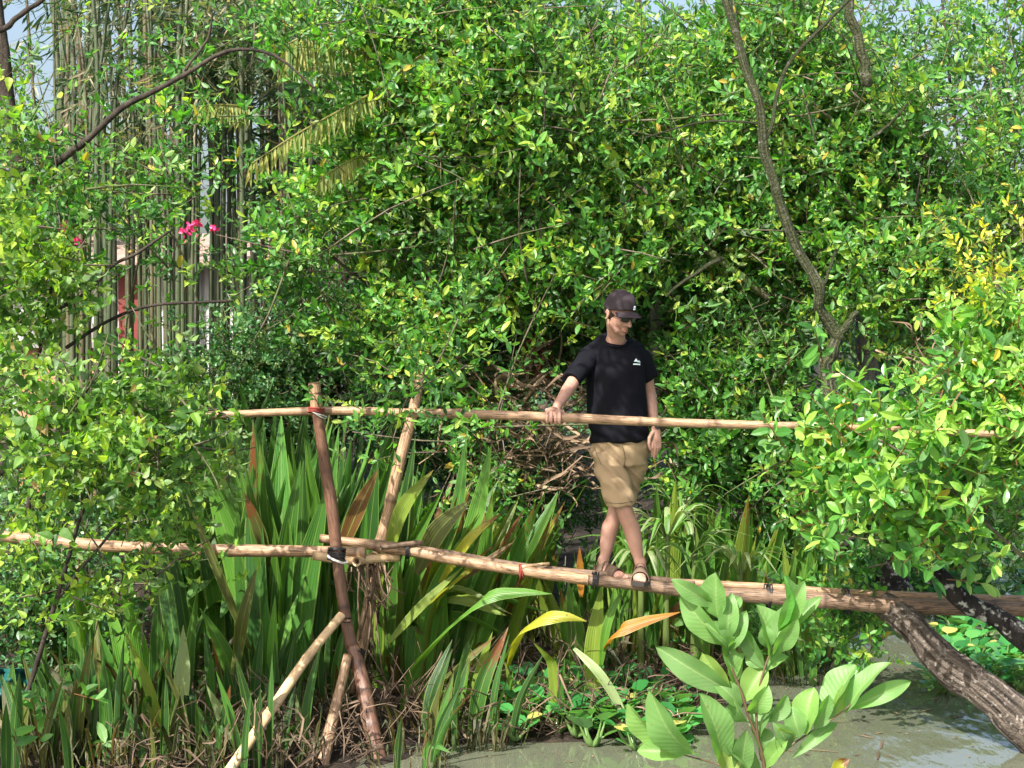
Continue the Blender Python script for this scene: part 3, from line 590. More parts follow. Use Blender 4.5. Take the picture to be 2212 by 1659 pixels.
# collar rib and printed emblem
m = MB(); c = m_(1327, 735, .053)
tube(m, [c+np.array([1, 0, -.05])*pm(31.5)*math.cos(t)+np.array([0, 1, .5])*.077*math.sin(t) for t in np.linspace(0, 2*np.pi, 40)], .0055, 6, 'none'); m.build('collar', M_shirt, shirt)
def surf_y(obj, px, py):
    """depth of the shirt front at a picture point"""
    o_ = Vector(P(px, py, 9.)); dr = (Vector(P(px, py, 11.))-o_).normalized(); ok, loc, nn, _ = obj.ray_cast(obj.matrix_world.inverted()@o_, dr)
    return (obj.matrix_world@loc)[1] if ok else MD-.1
bpy.context.view_layer.update()
m = MB()
for poly in ([(1374, 774), (1369, 781), (1379.5, 782), (1376, 777)], [(1380, 778), (1376.5, 782.5), (1384, 783)], [(1367.5, 785), (1383, 785.5), (1383, 788.5), (1367.5, 788)]):
    pts = []
    for a, b_ in zip(poly, poly[1:]+poly[:1]):
        for t in (0, .33, .66): pts.append((a[0]*(1-t)+b_[0]*t, a[1]*(1-t)+b_[1]*t))
    k = len(pts); cx = (sum(p[0] for p in pts)/k, sum(p[1] for p in pts)/k); V = [P(x, y, surf_y(shirt, x, y)-.0035) for x, y in [cx]+pts]
    m.quads(V, [(0, 1+i, 1+(i+1) % k) for i in range(k)])
m.build('emblem', M_emblem, shirt, False)
# shorts
b = MB(); UP = (0, 0, 1)
ringloft(b, [(m_(1340, 1003, .08), X_, Y_, pm(57), .11), (m_(1339, 975, .08), X_, Y_, pm(62), .118), (m_(1338, 952, .07), X_, Y_, pm(60), .11), (m_(1338, 940, .07), X_, Y_, pm(55), .1)])
def legloft(pts):
    rg = []
    for i, (px, py, off, rx, ry) in enumerate(pts): rg.append((m_(px, py, off), (1, 0, .1 if i == len(pts)-1 else 0), Y_, pm(rx), ry))
    ringloft(b, rg, 28)
legloft([(1312, 975, .06, 36, .1), (1318, 1010, .04, 34, .1), (1327, 1040, .02, 35, .098), (1337, 1070, 0, 34, .094), (1340, 1083, -.01, 33, .092), (1341, 1092, -.012, 32, .09)])
legloft([(1369, 975, .1, 33, .1), (1368, 1010, .12, 29, .1), (1358, 1040, .14, 29, .095), (1348, 1068, .155, 29, .09), (1343, 1084, .16, 28, .086)])
shorts = b.build('shorts', M_shorts, person)
remeshed(shorts, .0062, 4, folds(.008, 7., (1., 1., .9), lambda v: .006*math.sin((v[2]*.9+v[0]*.8)*75+3*math.sin(v[0]*14+v[2]*6))))
bpy.context.view_layer.update()
m = MB()
for ln in ([(1284, 966), (1290, 985), (1300, 1004)], [(1344, 962), (1350, 985), (1349, 1008)], [(1308, 1085), (1325, 1087), (1345, 1087), (1366, 1083)]):
    pts = catmull([(a, b_, 0) for a, b_ in ln], 14); tube(m, [P(x, y, surf_y(shorts, x, y)-.001) for x, y, _ in pts], .0022, 4, 'flat')
m.build('stitching', plain('dark_khaki_seam', (.13, .09, .05), .9), shorts)
# cap
def shell(mb, grid, th):
    g = np.array(grid); n, k = g.shape[:2]; du = np.gradient(g, axis=0); dv = np.gradient(g, axis=1); nn = nrm(np.cross(du, dv)); g2 = g-nn*th; V = np.concatenate([g.reshape(-1, 3), g2.reshape(-1, 3)]); F = []
    for i in range(n-1):
        for j in range(k-1): F += [(i*k+j, i*k+j+1, (i+1)*k+j+1, (i+1)*k+j), (n*k+i*k+j, n*k+(i+1)*k+j, n*k+(i+1)*k+j+1, n*k+i*k+j+1)]
    for j in range(k-1): F += [(j, n*k+j, n*k+j+1, j+1), ((n-1)*k+j, (n-1)*k+j+1, n*k+(n-1)*k+j+1, n*k+(n-1)*k+j)]
    for i in range(n-1): F += [(i*k, (i+1)*k, n*k+(i+1)*k, n*k+i*k), (i*k+k-1, n*k+i*k+k-1, n*k+(i+1)*k+k-1, (i+1)*k+k-1)]
    mb.quads(V, F)
capo = MB(); g = []
for t in np.linspace(.02, 1., 16):
    row = []
    for a in np.linspace(0, 2*np.pi, 41):
        th = t*math.pi/2*.97; rr = math.sin(th)**.82; zz = math.cos(th)
        fr = max(0, math.sin(a)); panel = 1+.012*abs(math.cos(3*a)); z = .032+.026*max(0, math.sin(a))*t+.118*zz*panel**.5
        row.append(hd(.085*rr*math.cos(a)*panel, -.01+.105*rr*math.sin(a)*panel+.004*fr*t, z-.012*(1-fr)*t))
    g.append(row)
shell(capo, g, .003); cap = capo.build('cap', M_cap, person)
br = MB(); g = []
for v in np.linspace(0, 1, 9):
    row = []
    for u in np.linspace(-1, 1, 21):
        a = math.pi/2-u*1.12; ex = v*.07*math.cos(u*1.25)**.6
        row.append(hd(.088*math.cos(a)*(1+.03*v), -.008+.107*math.sin(a)+ex, .056-.012*v-.026*u*u*(1+v*.25)))
    g.append(row)
shell(br, g, .004); br.build('brim', M_cap, cap); m = MB(); ball(m, hd(0, -.01, .152), (.008, .008, .004), HM, 10, 6); m.build('button', M_cap, cap)
m = MB(); box(m, hd(.012, .099, .083), (.005, .003, .0085), HM); box(m, hd(.012, .102, .072), (.008, .003, .002), HM); m.build('emblem', M_emblem, cap, False)
# hair, sunglasses, watch
h = MB()
ball(h, hd(0, -.022, .012), (.0785, .089, .062), HM, 24, 14); h.build('hair', M_hair, person)
gl = MB(); g = None
for q in (-1, 1):
    rows = []
    for v in np.linspace(-1, 1, 7): rows.append([hd(q*(.034+.027*u*(1-.12*(v < 0)*abs(v))), .106-.016*((q*.034+.027*u*q)/.06)**2*1.3-.003*abs(v), .006+.019*v*(1-.25*u*u)) for u in np.linspace(-1, 1, 9)])
    shell(gl, rows, .003)
sg = gl.build('sunglasses', M_lens, person); m = MB()
tube(m, [hd(-.012, .105, .012), hd(0, .108, .014), hd(.012, .105, .012)], .003, 6)
for q in (-1, 1): tube(m, [hd(q*.06, .088, .012), hd(q*.073, .05, .01), hd(q*.079, 0, .012), hd(q*.08, -.02, .002)], [.0035, .003, .003, .0025], 6)
m.build('frame', M_lens, sg)
m = MB(); wd = nrm(m_(1418, 935, .03)-EL); u = nrm(np.cross(wd, [0, 1, 0])); v = np.cross(wd, u); wc = WL-wd*.006
tube(m, [wc+u*.032*math.cos(t)+v*.024*math.sin(t) for t in np.linspace(0, 2*np.pi, 24)], [.008]*24, 8, 'none'); wt = m.build('wristwatch', M_black, person)
m = MB(); ball(m, wc+np.array([.012, -.026, 0]), (.017, .007, .017), None, 14, 8); m.build('dial', plain('watch_glass', (.03, .035, .04), .15), wt)

# ------------------------------------------------------------------ strap-leaved swamp lilies
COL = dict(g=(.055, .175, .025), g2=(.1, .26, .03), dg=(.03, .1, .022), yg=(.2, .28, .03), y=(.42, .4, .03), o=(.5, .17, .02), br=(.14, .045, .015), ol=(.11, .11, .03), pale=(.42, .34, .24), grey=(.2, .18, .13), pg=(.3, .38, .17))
def strap(mb, pts, w, col, age=0., fold=.5, n=14, peak=.45, base=.62, twist=0., wdir=None):
    """blade: pts 3D control points base->tip, w width in metres"""
    c = catmull(pts, n); T = nrm(np.gradient(c, axis=0)); wd = np.array(wdir if wdir is not None else (1, 0, 0), float); t = np.linspace(0, 1, n)
    prof = np.where(t < peak, base+(1-base)*np.sin(t/peak*np.pi/2), np.cos((t-peak)/(1-peak)*np.pi/2)**.9); prof[-1] = .02
    X = nrm(wd-T*(T@wd)[:, None]); Nn = np.cross(X, T)
    if twist: a = twist*t; X, Nn = X*np.cos(a)[:, None]+Nn*np.sin(a)[:, None], Nn*np.cos(a)[:, None]-X*np.sin(a)[:, None]
    us = np.array([-1, -.5, 0, .5, 1.]); wav = .06*np.sin(t*19+c[0][0]*40)
    V = c[:, None]+X[:, None]*(us*(prof*w/2)[:, None])[..., None]+Nn[:, None]*((np.abs(us)*fold+us*wav[:, None])*(prof*w/2)[:, None])[..., None]
    i = np.arange(n-1)[:, None]*5; j = np.arange(4); L = np.stack([i+j, i+j+1, i+6+j, i+5+j], -1).reshape(-1)
    lv = np.repeat(t, 5); mb.add(V.reshape(-1, 3), L, np.full((n-1)*4, 4), col=np.array(COL[col]+(1,) if isinstance(col, str) else tuple(col)+(1,)), lu=np.tile(us, n), lv=lv*np.linalg.norm(np.diff(c, axis=0), axis=1).sum(), age=age*lv**1.5)
def lily_clump(name, label, base, nl, H, w, lean=.35, cols=('g', 'g', 'g2', 'dg', 'g2', 'yg'), age=.25, rad=.16, group='strap-leaved lilies along the bank', xb=0.):
    b = P(*base) if len(base) == 3 else base; b = np.array(b, float); b[2] = max(float(gz(b[0], b[1])), -.05); m = MB()
    for i in range(int(nl*(1.7 if H > .9 else .9))):
        a = R.uniform(0, 6.28); r_ = rad*1.25*math.sqrt(R.random()); q = b+np.array([math.cos(a)*r_, math.sin(a)*r_, -.03]); l = H*R.uniform(.6, 1.08); k = lean*R.uniform(.25, 1.3)
        d = np.array([math.cos(a)*k+R.normal(0, .06)+xb, math.sin(a)*k, 0]); mid = q+np.array([0, 0, l*.5])+d*l*.28; tip = q+np.array([0, 0, l*(1-.35*k*k)])+d*l*1.0
        if R.random() < .12: tip = mid+np.array([d[0]*1.2, d[1], -.1])*l*.7
        c = cols[R.integers(0, len(cols))]; cc = tuple(np.array(COL[c])*R.uniform(.55, 1.3)); sd = nrm([R.normal(0, 1)+1.6*np.sign(R.normal()), R.normal(0, .8), 0])
        strap(m, [q, mid, tip], w*R.uniform(.65, 1.2), cc, age=max(0, R.normal(age, .25)), fold=R.uniform(.2, .7), wdir=sd, twist=R.normal(0, .5))
    for i in range(int(nl*(1. if H > .9 else 5.))):   # dead sheaths standing and drooping round the foot
        a = R.uniform(0, 6.28); q = b+np.array([math.cos(a)*rad*1.2, math.sin(a)*rad*1.2, -.03]); l = min(H, 1.)*R.uniform(.2, .5); d = np.array([math.cos(a), math.sin(a), 0])*R.uniform(.1, .7)
        strap(m, [q, q+d*l*.4+[R.normal(0, .02), 0, l*.8], q+d*l*.9+[0, 0, l*R.uniform(.3, 1.3)]], min(.03, w*R.uniform(.12, .35)), tuple(np.array(COL[('pale', 'grey', 'br', 'ol')[R.integers(0, 4)]])*R.uniform(.2, .75)), .2, R.uniform(.2, 1.2), 8, wdir=nrm(R.normal(0, 1, 3)), twist=R.normal(0, 1.2))
    o = m.build(name, M_strap); return tag(o, label, 'plant', group)
lil = [
 ((430, 1430, 10.9), 16, 1.25, .10, 'tall dark green strap-leaved lily just right of the left shrub, under the railing end'),
 ((525, 1470, 10.7), 20, 1.45, .105, 'broad strap-leaved lily left of the red-brown post with leaves reaching the handrail'),
 ((610, 1500, 10.5), 22, 1.5, .11, 'fullest bright green strap-leaved lily immediately left of the red-brown post'),
 ((690, 1480, 10.8), 18, 1.5, .10, 'strap-leaved lily standing directly behind the red-brown post'),
 ((790, 1470, 10.9), 16, 1.35, .09, 'strap-leaved lily between the red-brown post and the leaning pale post'),
 ((880, 1500, 10.7), 18, 1.35, .09, 'strap-leaved lily right of the leaning pale post, leaves crossing behind the walking pole'),
 ((975, 1500, 10.8), 16, 1.3, .085, 'narrow-leaved lily leaning right behind the sloping middle walking pole'),
 ((1060, 1480, 11.0), 14, 1.3, .085, 'upright strap-leaved lily left of the yellow leaf and heap of dead fronds'),
 ((560, 1560, 10.0), 12, .75, .06, 'shorter strap-leaved lily in front of the full clump beside the pale brace'),
 ((700, 1560, 10.1), 10, .7, .055, 'small lily in the mud between the two braces'),
 ((860, 1590, 10.0), 12, .8, .055, 'slender lily at the foot of the red-brown post on its right'),
 ((990, 1585, 10.1), 8, .6, .05, 'small lily sprouting at the mud edge left of the floating hyacinths'),
 ((240, 1500, 10.2), 12, .8, .08, 'low strap-leaved lily beneath the left shrub in deep shade'),
 ((160, 1480, 10.6), 12, .8, .08, 'shaded lily half hidden behind the lowest branches of the left shrub'),
 ((340, 1560, 9.9), 12, .85, .08, 'lily with blotched leaves at the bottom left beside the long grey fallen leaf'),
 ((1270, 1490, 11.0), 9, .85, .075, 'lily under the walking pole below the man'),
 ((1500, 1400, 12.2), 16, 1.15, .105, 'lily clump behind the man to the right of his knees'),
 ((1590, 1400, 12.2), 16, 1.2, .105, 'upright lily clump behind the walkway above the sapling'),
 ((1680, 1390, 12.5), 16, 1.3, .11, 'tall lily clump above the right half of the sapling, behind the walkway'),
 ((1770, 1385, 12.7), 16, 1.3, .11, 'lily clump on the bank left of the driftwood log'),
 ((1420, 1380, 12.1), 14, 1.2, .09, 'lily clump directly behind the hanging left hand of the man'),
 ((1000, 1300, 12.6), 14, 1.1, .08, 'upright lily clump in the second row under the hanging twig'),
 ((880, 1290, 12.8), 14, 1.15, .08, 'second-row lily clump behind the leaning pale post'),
 ((740, 1270, 12.9), 14, 1.55, .09, 'second-row lily clump right of the red-brown post top'),
 ((600, 1270, 13.0), 16, 1.75, .1, 'second-row lily clump in shade left of the red-brown post top'),
 ((470, 1280, 12.9), 14, 1.7, .1, 'second-row lily clump in shade above the start of the handrail'),
 ((1370, 1330, 11.5), 12, .8, .07, 'leafy lily just right of the forward foot of the man, behind the pole'),
 ((1550, 1340, 11.6), 13, .95, .08, 'lily above the tallest leaves of the sapling, behind the pole'),
 ((1640, 1340, 11.7), 13, .95, .08, 'lily above the right crown of the sapling, behind the pole'),
 ((1720, 1350, 11.8), 12, .95, .08, 'lily beside the drooping oval leaves at the right, behind the pole'),
 ((1120, 1290, 12.2), 12, 1.0, .075, 'lily clump rising in front of the heap of curled dry fronds'),
 ((940, 1300, 12.0), 14, 1.2, .08, 'lily clump just right of the leaning pale post in the second row'),
 ((820, 1330, 11.8), 14, 1.25, .085, 'lily clump seen between the two posts in the second row'),
 ((650, 1330, 11.9), 14, 1.35, .09, 'second-row lily directly left of the red-brown post'),
 ((550, 1330, 12.), 14, 1.35, .09, 'second-row lily under the visible left end of the handrail'),
 ((1340, 1330, 12.2), 12, .85, .06, 'lily clump between the lower legs of the man'),
 ((1230, 1340, 12.), 12, .8, .06, 'lily clump left of the heel of the man behind the pole'),
 ((700, 1640, 9.7), 8, .45, .035, 'small sprout in the mud beside the short brace'),
 ((620, 1600, 9.9), 9, .6, .05, 'sprout of young leaves behind the pinkish dead stalk'),
 ((1180, 1560, 10.1), 8, .5, .04, 'small sprout behind the snapped upright leaf'),
 ((1745, 1470, 11.4), 7, .55, .045, 'small lily tuft rising from the water behind the sapling'),
 ((30, 1660, 8.95), 6, 0.72, 0.048, 'thin half-dead lily at the bottom edge, in the left corner'),
 ((105, 1660, 9.05), 6, 0.61, 0.040, 'thin half-dead lily at the bottom edge, right of the leftmost pale fallen leaf'),
 ((190, 1660, 8.9), 6, 0.65, 0.040, 'thin half-dead lily at the bottom edge, below the grey fallen leaf tip'),
 ((255, 1660, 9.1), 6, 0.72, 0.048, 'thin half-dead lily at the bottom edge, left of the arched yellow-edged leaf'),
 ((345, 1660, 8.95), 6, 0.61, 0.040, 'thin half-dead lily at the bottom edge, left of the blotched upright leaf'),
 ((440, 1660, 9.1), 6, 0.72, 0.048, 'thin half-dead lily at the bottom edge, right of the blotched upright leaf'),
 ((530, 1660, 8.95), 6, 0.61, 0.040, 'thin half-dead lily at the bottom edge, left of the lower end of the pale brace'),
 ((600, 1660, 9.1), 6, 0.65, 0.040, 'thin half-dead lily at the bottom edge, at the pinkish dead stalk'),
 ((655, 1660, 9.1), 6, 0.58, 0.036, 'thin half-dead lily at the bottom edge, left of the short brace end'),
 ((735, 1660, 9.05), 6, 0.61, 0.040, 'thin half-dead lily at the bottom edge, between the short brace and the post foot'),
 ((880, 1660, 9.15), 6, 0.55, 0.036, 'thin half-dead lily at the bottom edge, right of the post foot'),
 ((150, 1660, 9.2), 6, 0.72, 0.040, 'thin half-dead lily at the bottom edge, behind the broad-leaved seedling'),
 ((10, 1600, 9.46), 7, 0.45, 0.058, 'ragged half-dead lily in the dark mud, bottom left corner'),
 ((70, 1600, 9.56), 7, 0.42, 0.035, 'ragged half-dead lily in the dark mud, left of the netting'),
 ((130, 1600, 9.73), 6, 0.59, 0.040, 'ragged half-dead lily in the dark mud, right of the netting'),
 ((200, 1600, 9.67), 7, 0.69, 0.047, 'ragged half-dead lily in the dark mud, under the left shrub'),
 ((260, 1600, 9.64), 5, 0.48, 0.039, 'ragged half-dead lily in the dark mud, beneath the long grey fallen leaf'),
 ((330, 1600, 9.77), 6, 0.66, 0.052, 'ragged half-dead lily in the dark mud, left of the broad blotched leaf'),
 ((420, 1600, 9.38), 7, 0.41, 0.055, 'ragged half-dead lily in the dark mud, right of the broad blotched leaf'),
 ((470, 1600, 9.72), 6, 0.57, 0.053, 'ragged half-dead lily in the dark mud, near the lower end of the pale brace'),
 ((520, 1600, 9.75), 7, 0.68, 0.046, 'ragged half-dead lily in the dark mud, under the middle of the pale brace'),
 ((575, 1600, 9.68), 7, 0.56, 0.058, 'ragged half-dead lily in the dark mud, between pale brace and pinkish stalk'),
 ((660, 1600, 9.75), 5, 0.41, 0.047, 'ragged half-dead lily in the dark mud, between pinkish stalk and short brace'),
 ((745, 1600, 9.47), 7, 0.55, 0.051, 'ragged half-dead lily in the dark mud, left of the post foot'),
 ((850, 1600, 9.49), 7, 0.69, 0.049, 'ragged half-dead lily in the dark mud, right of the post foot'),
 ((910, 1600, 9.59), 6, 0.60, 0.058, 'ragged half-dead lily in the dark mud, two steps right of the post foot'),
 ((985, 1600, 9.66), 5, 0.70, 0.060, 'ragged half-dead lily in the dark mud, left of the first floating hyacinths'),
 ((1060, 1600, 9.65), 5, 0.64, 0.043, 'ragged half-dead lily in the dark mud, behind the first floating hyacinths'),
 ((150, 1600, 9.59), 7, 0.60, 0.053, 'ragged half-dead lily in the dark mud, at the bottom edge below the fallen grey leaf')]
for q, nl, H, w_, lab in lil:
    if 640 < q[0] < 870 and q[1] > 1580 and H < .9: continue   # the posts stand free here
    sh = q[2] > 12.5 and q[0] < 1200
    lily_clump('swamp_lily', lab, q, nl, H*(1.12 if q[0] < 850 and q[2] < 11.2 and H > 1.2 else 1.), w_*1.42, lean=.2, cols=('dg', 'g', 'ol', 'dg', 'dg') if H < .8 and q[2] < 10 else ('dg', 'dg', 'g', 'g') if sh else (('g', 'g2', 'g2', 'yg', 'g') if q[0] > 850 else ('g', 'g', 'g2', 'dg', 'g2')), age=.3 if 850 < q[0] < 1300 else .14, xb=.18 if 860 < q[0] < 1100 else 0.)  # darker greens on low front and back-left clumps stand in for shade there
# single, clearly visible leaves (picture point, distance)
odd = thing('swamp_lily', 'sprawling lily with scorched yellow, orange and brown leaves below the middle walking pole', 'plant', P(1000, 1560, 10.3), 'strap-leaved lilies along the bank')
SL_ = [([(837, 1210, 10.2), (870, 1100, 10.15), (936, 1015, 10.1)], 30, 'yg', .55, 'yellow-green leaf with a brown spotted tip'), ([(735, 1195, 10.3), (770, 1110, 10.25), (818, 1012, 10.2)], 34, 'br', 0, 'rust-brown scorched leaf'),
 ([(585, 1230, 10.3), (560, 1140, 10.2), (527, 1062, 10.15)], 30, 'ol', .9, 'green leaf with a scorched brown tip'), ([(900, 1240, 10.25), (945, 1150, 10.2), (1018, 1078, 10.15)], 42, 'ol', .4, 'broad olive-brown leaf'),
 ([(950, 1260, 10.3), (1010, 1170, 10.2), (1082, 1108, 10.2)], 20, 'y', .7, None), ([(838, 1390, 10.1), (910, 1310, 10.1), (1000, 1225, 10.1)], 19, 'yg', .3, None), ([(905, 1320, 10.2), (985, 1250, 10.15), (1065, 1180, 10.15)], 24, 'y', .75, None),
 ([(865, 1540, 10.2), (900, 1430, 10.1), (1030, 1303, 9.9), (1115, 1280, 9.85), (1192, 1283, 9.8)], 27, 'g2', .2, 'long green leaf bending level to the right'), ([(898, 1535, 10.), (960, 1460, 9.95), (1070, 1374, 9.9)], 34, 'ol', .6, None),
 ([(1095, 1440, 10.2), (1120, 1370, 10.), (1165, 1338, 9.9), (1215, 1332, 9.85), (1268, 1342, 9.85)], 30, 'y', .25, 'bright yellow drooping leaf'), ([(1300, 1410, 10.2), (1325, 1370, 10.), (1380, 1345, 9.95), (1470, 1322, 9.9)], 27, 'o', .25, 'bright orange dying leaf'),
 ([(1282, 1530, 10.2), (1284, 1400, 10.2), (1300, 1262, 10.2)], 38, 'yg', .1, None), ([(1298, 1440, 10.15), (1312, 1350, 10.1), (1345, 1272, 10.1)], 18, 'g2', 0, None), ([(1205, 1610, 9.95), (1200, 1520, 9.95), (1194, 1438, 9.95), (1180, 1415, 9.92), (1152, 1388, 9.9)], 21, 'yg', .1, 'upright leaf snapped over near its top'),
 ([(1240, 1400, 10.), (1290, 1450, 9.9), (1335, 1520, 9.85), (1362, 1585, 9.8)], 20, 'pg', .3, 'pale leaf hanging down to the water'),
 ([(1090, 1590, 10.), (1095, 1540, 9.98), (1108, 1450, 9.95)], 14, 'g2', .2, None), ([(1040, 1600, 9.95), (1050, 1530, 9.95), (1052, 1440, 10.)], 15, 'pg', .3, None), ([(1256, 1290, 10.25), (1254, 1240, 10.25), (1252, 1180, 10.25)], 17, 'o', .2, None), ([(1000, 1250, 10.2), (1050, 1215, 10.2), (1110, 1170, 10.2)], 16, 'br', 0, None), ([(1000, 1180, 10.4), (1030, 1110, 10.4), (1062, 960, 10.4)], 34, 'g2', .2, None), ([(960, 1190, 10.4), (990, 1090, 10.4), (1008, 940, 10.4)], 26, 'g', .1, None)]
for pts, w_, c, age, lab in SL_:
    m = MB(); dm = pts[len(pts)//2][2]; strap(m, [P(*a) for a in pts], M(w_, dm)*1.1, c, age, fold=.35, n=22, base=.35, wdir=(1, 0, .9) if abs(pts[-1][0]-pts[0][0]) > abs(pts[-1][1]-pts[0][1]) else (1, -.3, 0))
    o = m.build('leaf', M_strap, odd)
    if lab: o['label'] = lab
odd2 = thing('swamp_lily', 'half-dead lily with long grey and blotched green leaves at the bottom left', 'plant', P(360, 1660, 9.3), 'strap-leaved lilies along the bank')
SL2 = [([(380, 1690, 9.4), (388, 1560, 9.4), (398, 1440, 9.4), (396, 1350, 9.4)], 38, 'pg', .35, 'broad blotched upright leaf'), ([(372, 1690, 9.35), (345, 1570, 9.35), (318, 1470, 9.35), (267, 1358, 9.35)], 26, 'yg', .1, 'arched green leaf with a yellow edge'),
 ([(330, 1690, 9.2), (250, 1600, 9.2), (180, 1520, 9.15), (66, 1400, 9.1)], 30, 'grey', 0, 'long grey fallen leaf'), ([(520, 1680, 9.3), (460, 1580, 9.3), (402, 1502, 9.3)], 30, 'dg', .1, None), ([(545, 1690, 9.25), (500, 1580, 9.25), (446, 1480, 9.25)], 34, 'pg', .2, None),
 ([(512, 1440, 9.9), (525, 1340, 9.8), (556, 1222, 9.75)], 26, 'ol', .2, 'pale leaf with its top cut off'), ([(600, 1700, 9.4), (606, 1620, 9.4), (626, 1525, 9.4)], 40, 'pale', 0, 'pinkish dead leaf stalk'), ([(655, 1610, 9.4), (648, 1560, 9.4), (640, 1500, 9.4)], 16, 'pg', .2, None),
 ([(60, 1690, 9.), (30, 1600, 9.), (4, 1480, 9.)], 26, 'grey', 0, None), ([(90, 1690, 9.), (40, 1620, 9.), (-10, 1540, 9.)], 24, 'pale', 0, None), ([(540, 1400, 10.), (470, 1230, 9.9), (400, 1060, 9.9)], 20, 'ol', .1, None), ([(205, 1640, 9.7), (215, 1500, 9.7), (205, 1380, 9.7)], 26, 'ol', .5, None), ([(395, 1500, 10.), (365, 1300, 10.1), (330, 1080, 10.1)], 34, 'dg', 0, None), ([(420, 1480, 10.2), (390, 1280, 10.2), (345, 1030, 10.2)], 30, 'dg', 0, None)]
for pts, w_, c, age, lab in SL2:
    m = MB(); strap(m, [P(*a) for a in pts], M(w_, pts[1][2])*1.1, c, age, fold=.35, n=22, base=.4, wdir=(1, -.3, .4)); o = m.build('leaf', M_strap, odd2)
    if lab: o['label'] = lab
# pale arching rosette right of the man
for i, (px, py, d) in enumerate([(1440, 1165, 11.3), (1500, 1200, 11.5), (1385, 1235, 11.1), (1600, 1245, 11.3), (1470, 1110, 12.)]):
    m = MB(); c = P(px, py, d)
    for k in range(22):
        a = R.uniform(0, 6.28); l = R.uniform(.22, .48); h = np.array([math.cos(a), math.sin(a)*.7, 0])
        strap(m, [c, c+h*l*.5+[0, 0, l*.5], c+h*l*1.1+[0, 0, l*R.uniform(-.1, .45)]], R.uniform(.025, .045), tuple(np.array(COL['pg' if R.random() < .45 else 'g2'])*R.uniform(.8, 1.15)), R.uniform(0, .3), .3, 10, wdir=(-h[1], h[0], 0))
    tube(m, [c+[0, 0, .02], [c[0], c[1], float(gz(c[0], c[1]))-.05]], [.02, .03], 7, col=(.1, .12, .04, 1))
    tag(m.build('spider_lily', M_strap), ['rosette of narrow arching pale leaves right of the shorts', 'rosette of arching leaves above the walkway, midway between man and sapling tip', 'small leafy rosette by the heels of the man', 'flat rosette just above the walking pole over the sapling', 'highest arching rosette near the hand with the watch'][i], 'plant', 'small arching rosettes behind the walkway')

# ------------------------------------------------------------------ dead fronds, litter, hyacinths
class LB(MB):
    def add(s, V, L, S, **at): at['rnd'] = R.random(); at.pop('age', None); at.pop('col', None); return MB.add(s, V, L, S, **at)
def heap(name, label, c, n, L, w_, mat, spread=(1, .6, .6), up=.2, cat='dead leaves'):
    m = LB(); c0 = P(*c)
    for i in range(n):
        q = c0+R.normal(0, 1, 3)*np.array(spread)*.35; q[2] = max(q[2], .05); a = R.uniform(0, 6.28); h = np.array([math.cos(a), math.sin(a)*.4, R.normal(0, .35)+up]); l = L*R.uniform(.4, 1.2); s_ = R.normal(0, .25, 3)
        strap(m, [q, q+h*l*.5+s_*l, q+h*l+[0, 0, -l*.5*R.random()]], w_*R.uniform(.4, 1.3), 'pale', 0, R.uniform(.2, .9), 8, wdir=nrm(R.normal(0, 1, 3)), twist=R.normal(0, 1.5))
    o = m.build(name, mat); return tag(o, label, cat)
heap('dead_frond_heap', 'heap of curled dry tan palm fronds behind the railing left of the man', (1180, 985, 11.8), 260, .3, .022, M_dead, (.95, .5, .42), .1)
heap('dead_frond_heap', 'upright dry pale leaf sheaths above the railing left of the shoulder of the man', (1150, 860, 12.), 90, .3, .03, M_dead, (.75, .4, .3), .7)
heap('dead_frond_heap', 'rust-red withered fronds hanging left of the shoulder of the man', (1160, 745, 12.3), 34, .18, .032, M_deadred, (.13, .2, .24), -.4)
heap('dead_frond_heap', 'small orange-brown dead shoots beside the yellow-tipped bush on the right', (2030, 770, 11.), 80, .16, .012, M_dead, (.35, .3, .3), .5)
m = LB()
def strapD(q, pts, w_, n=6): strap(m, pts, w_, 'pale', 0, .6, n, wdir=nrm(R.normal(0, 1, 3)), twist=R.normal(0, 1.5))
def litter(x0, x1, n, lmin, lmax, up, sp=.8, far=0.):
    for i in range(n):
        x = M(R.uniform(x0, x1)-1106, 10.); y = shore(x)+far+abs(R.normal(.2, sp)); q = np.array([x, y, float(gz(x, y))+abs(R.normal(0, .1))])
        a = R.uniform(0, 6.28); h = nrm([math.cos(a), math.sin(a)*.6, R.normal(0, .3)+up]); l = R.uniform(lmin, lmax)
        if R.random() < .5: strapD(q, [q, q+h*l*.5+R.normal(0, .05, 3), q+h*l+[0, 0, -l*.25]], R.uniform(.006, .02))
        else: tube(m, catmull([q, q+h*l*.5+R.normal(0, .03, 3), q+h*l], 5), R.uniform(.0015, .0045), 4, 'flat')
litter(-60, 420, 260, .05, .3, .2, 1.6, 1.6); litter(350, 1000, 420, .05, .26, .5, .9, .1); litter(1000, 1600, 700, .05, .28, .4, .6); litter(1500, 2000, 300, .05, .25, .25, .4); litter(500, 1400, 240, .2, .45, 1.3, .9, .15); litter(-60, 2300, 900, .05, .35, .3, 2.0, 1.0)
tag(m.build('leaf_litter', M_litter), 'tangle of dry stalks, twigs and dead leaves covering the dark muddy bank', 'leaf litter', kind='stuff')
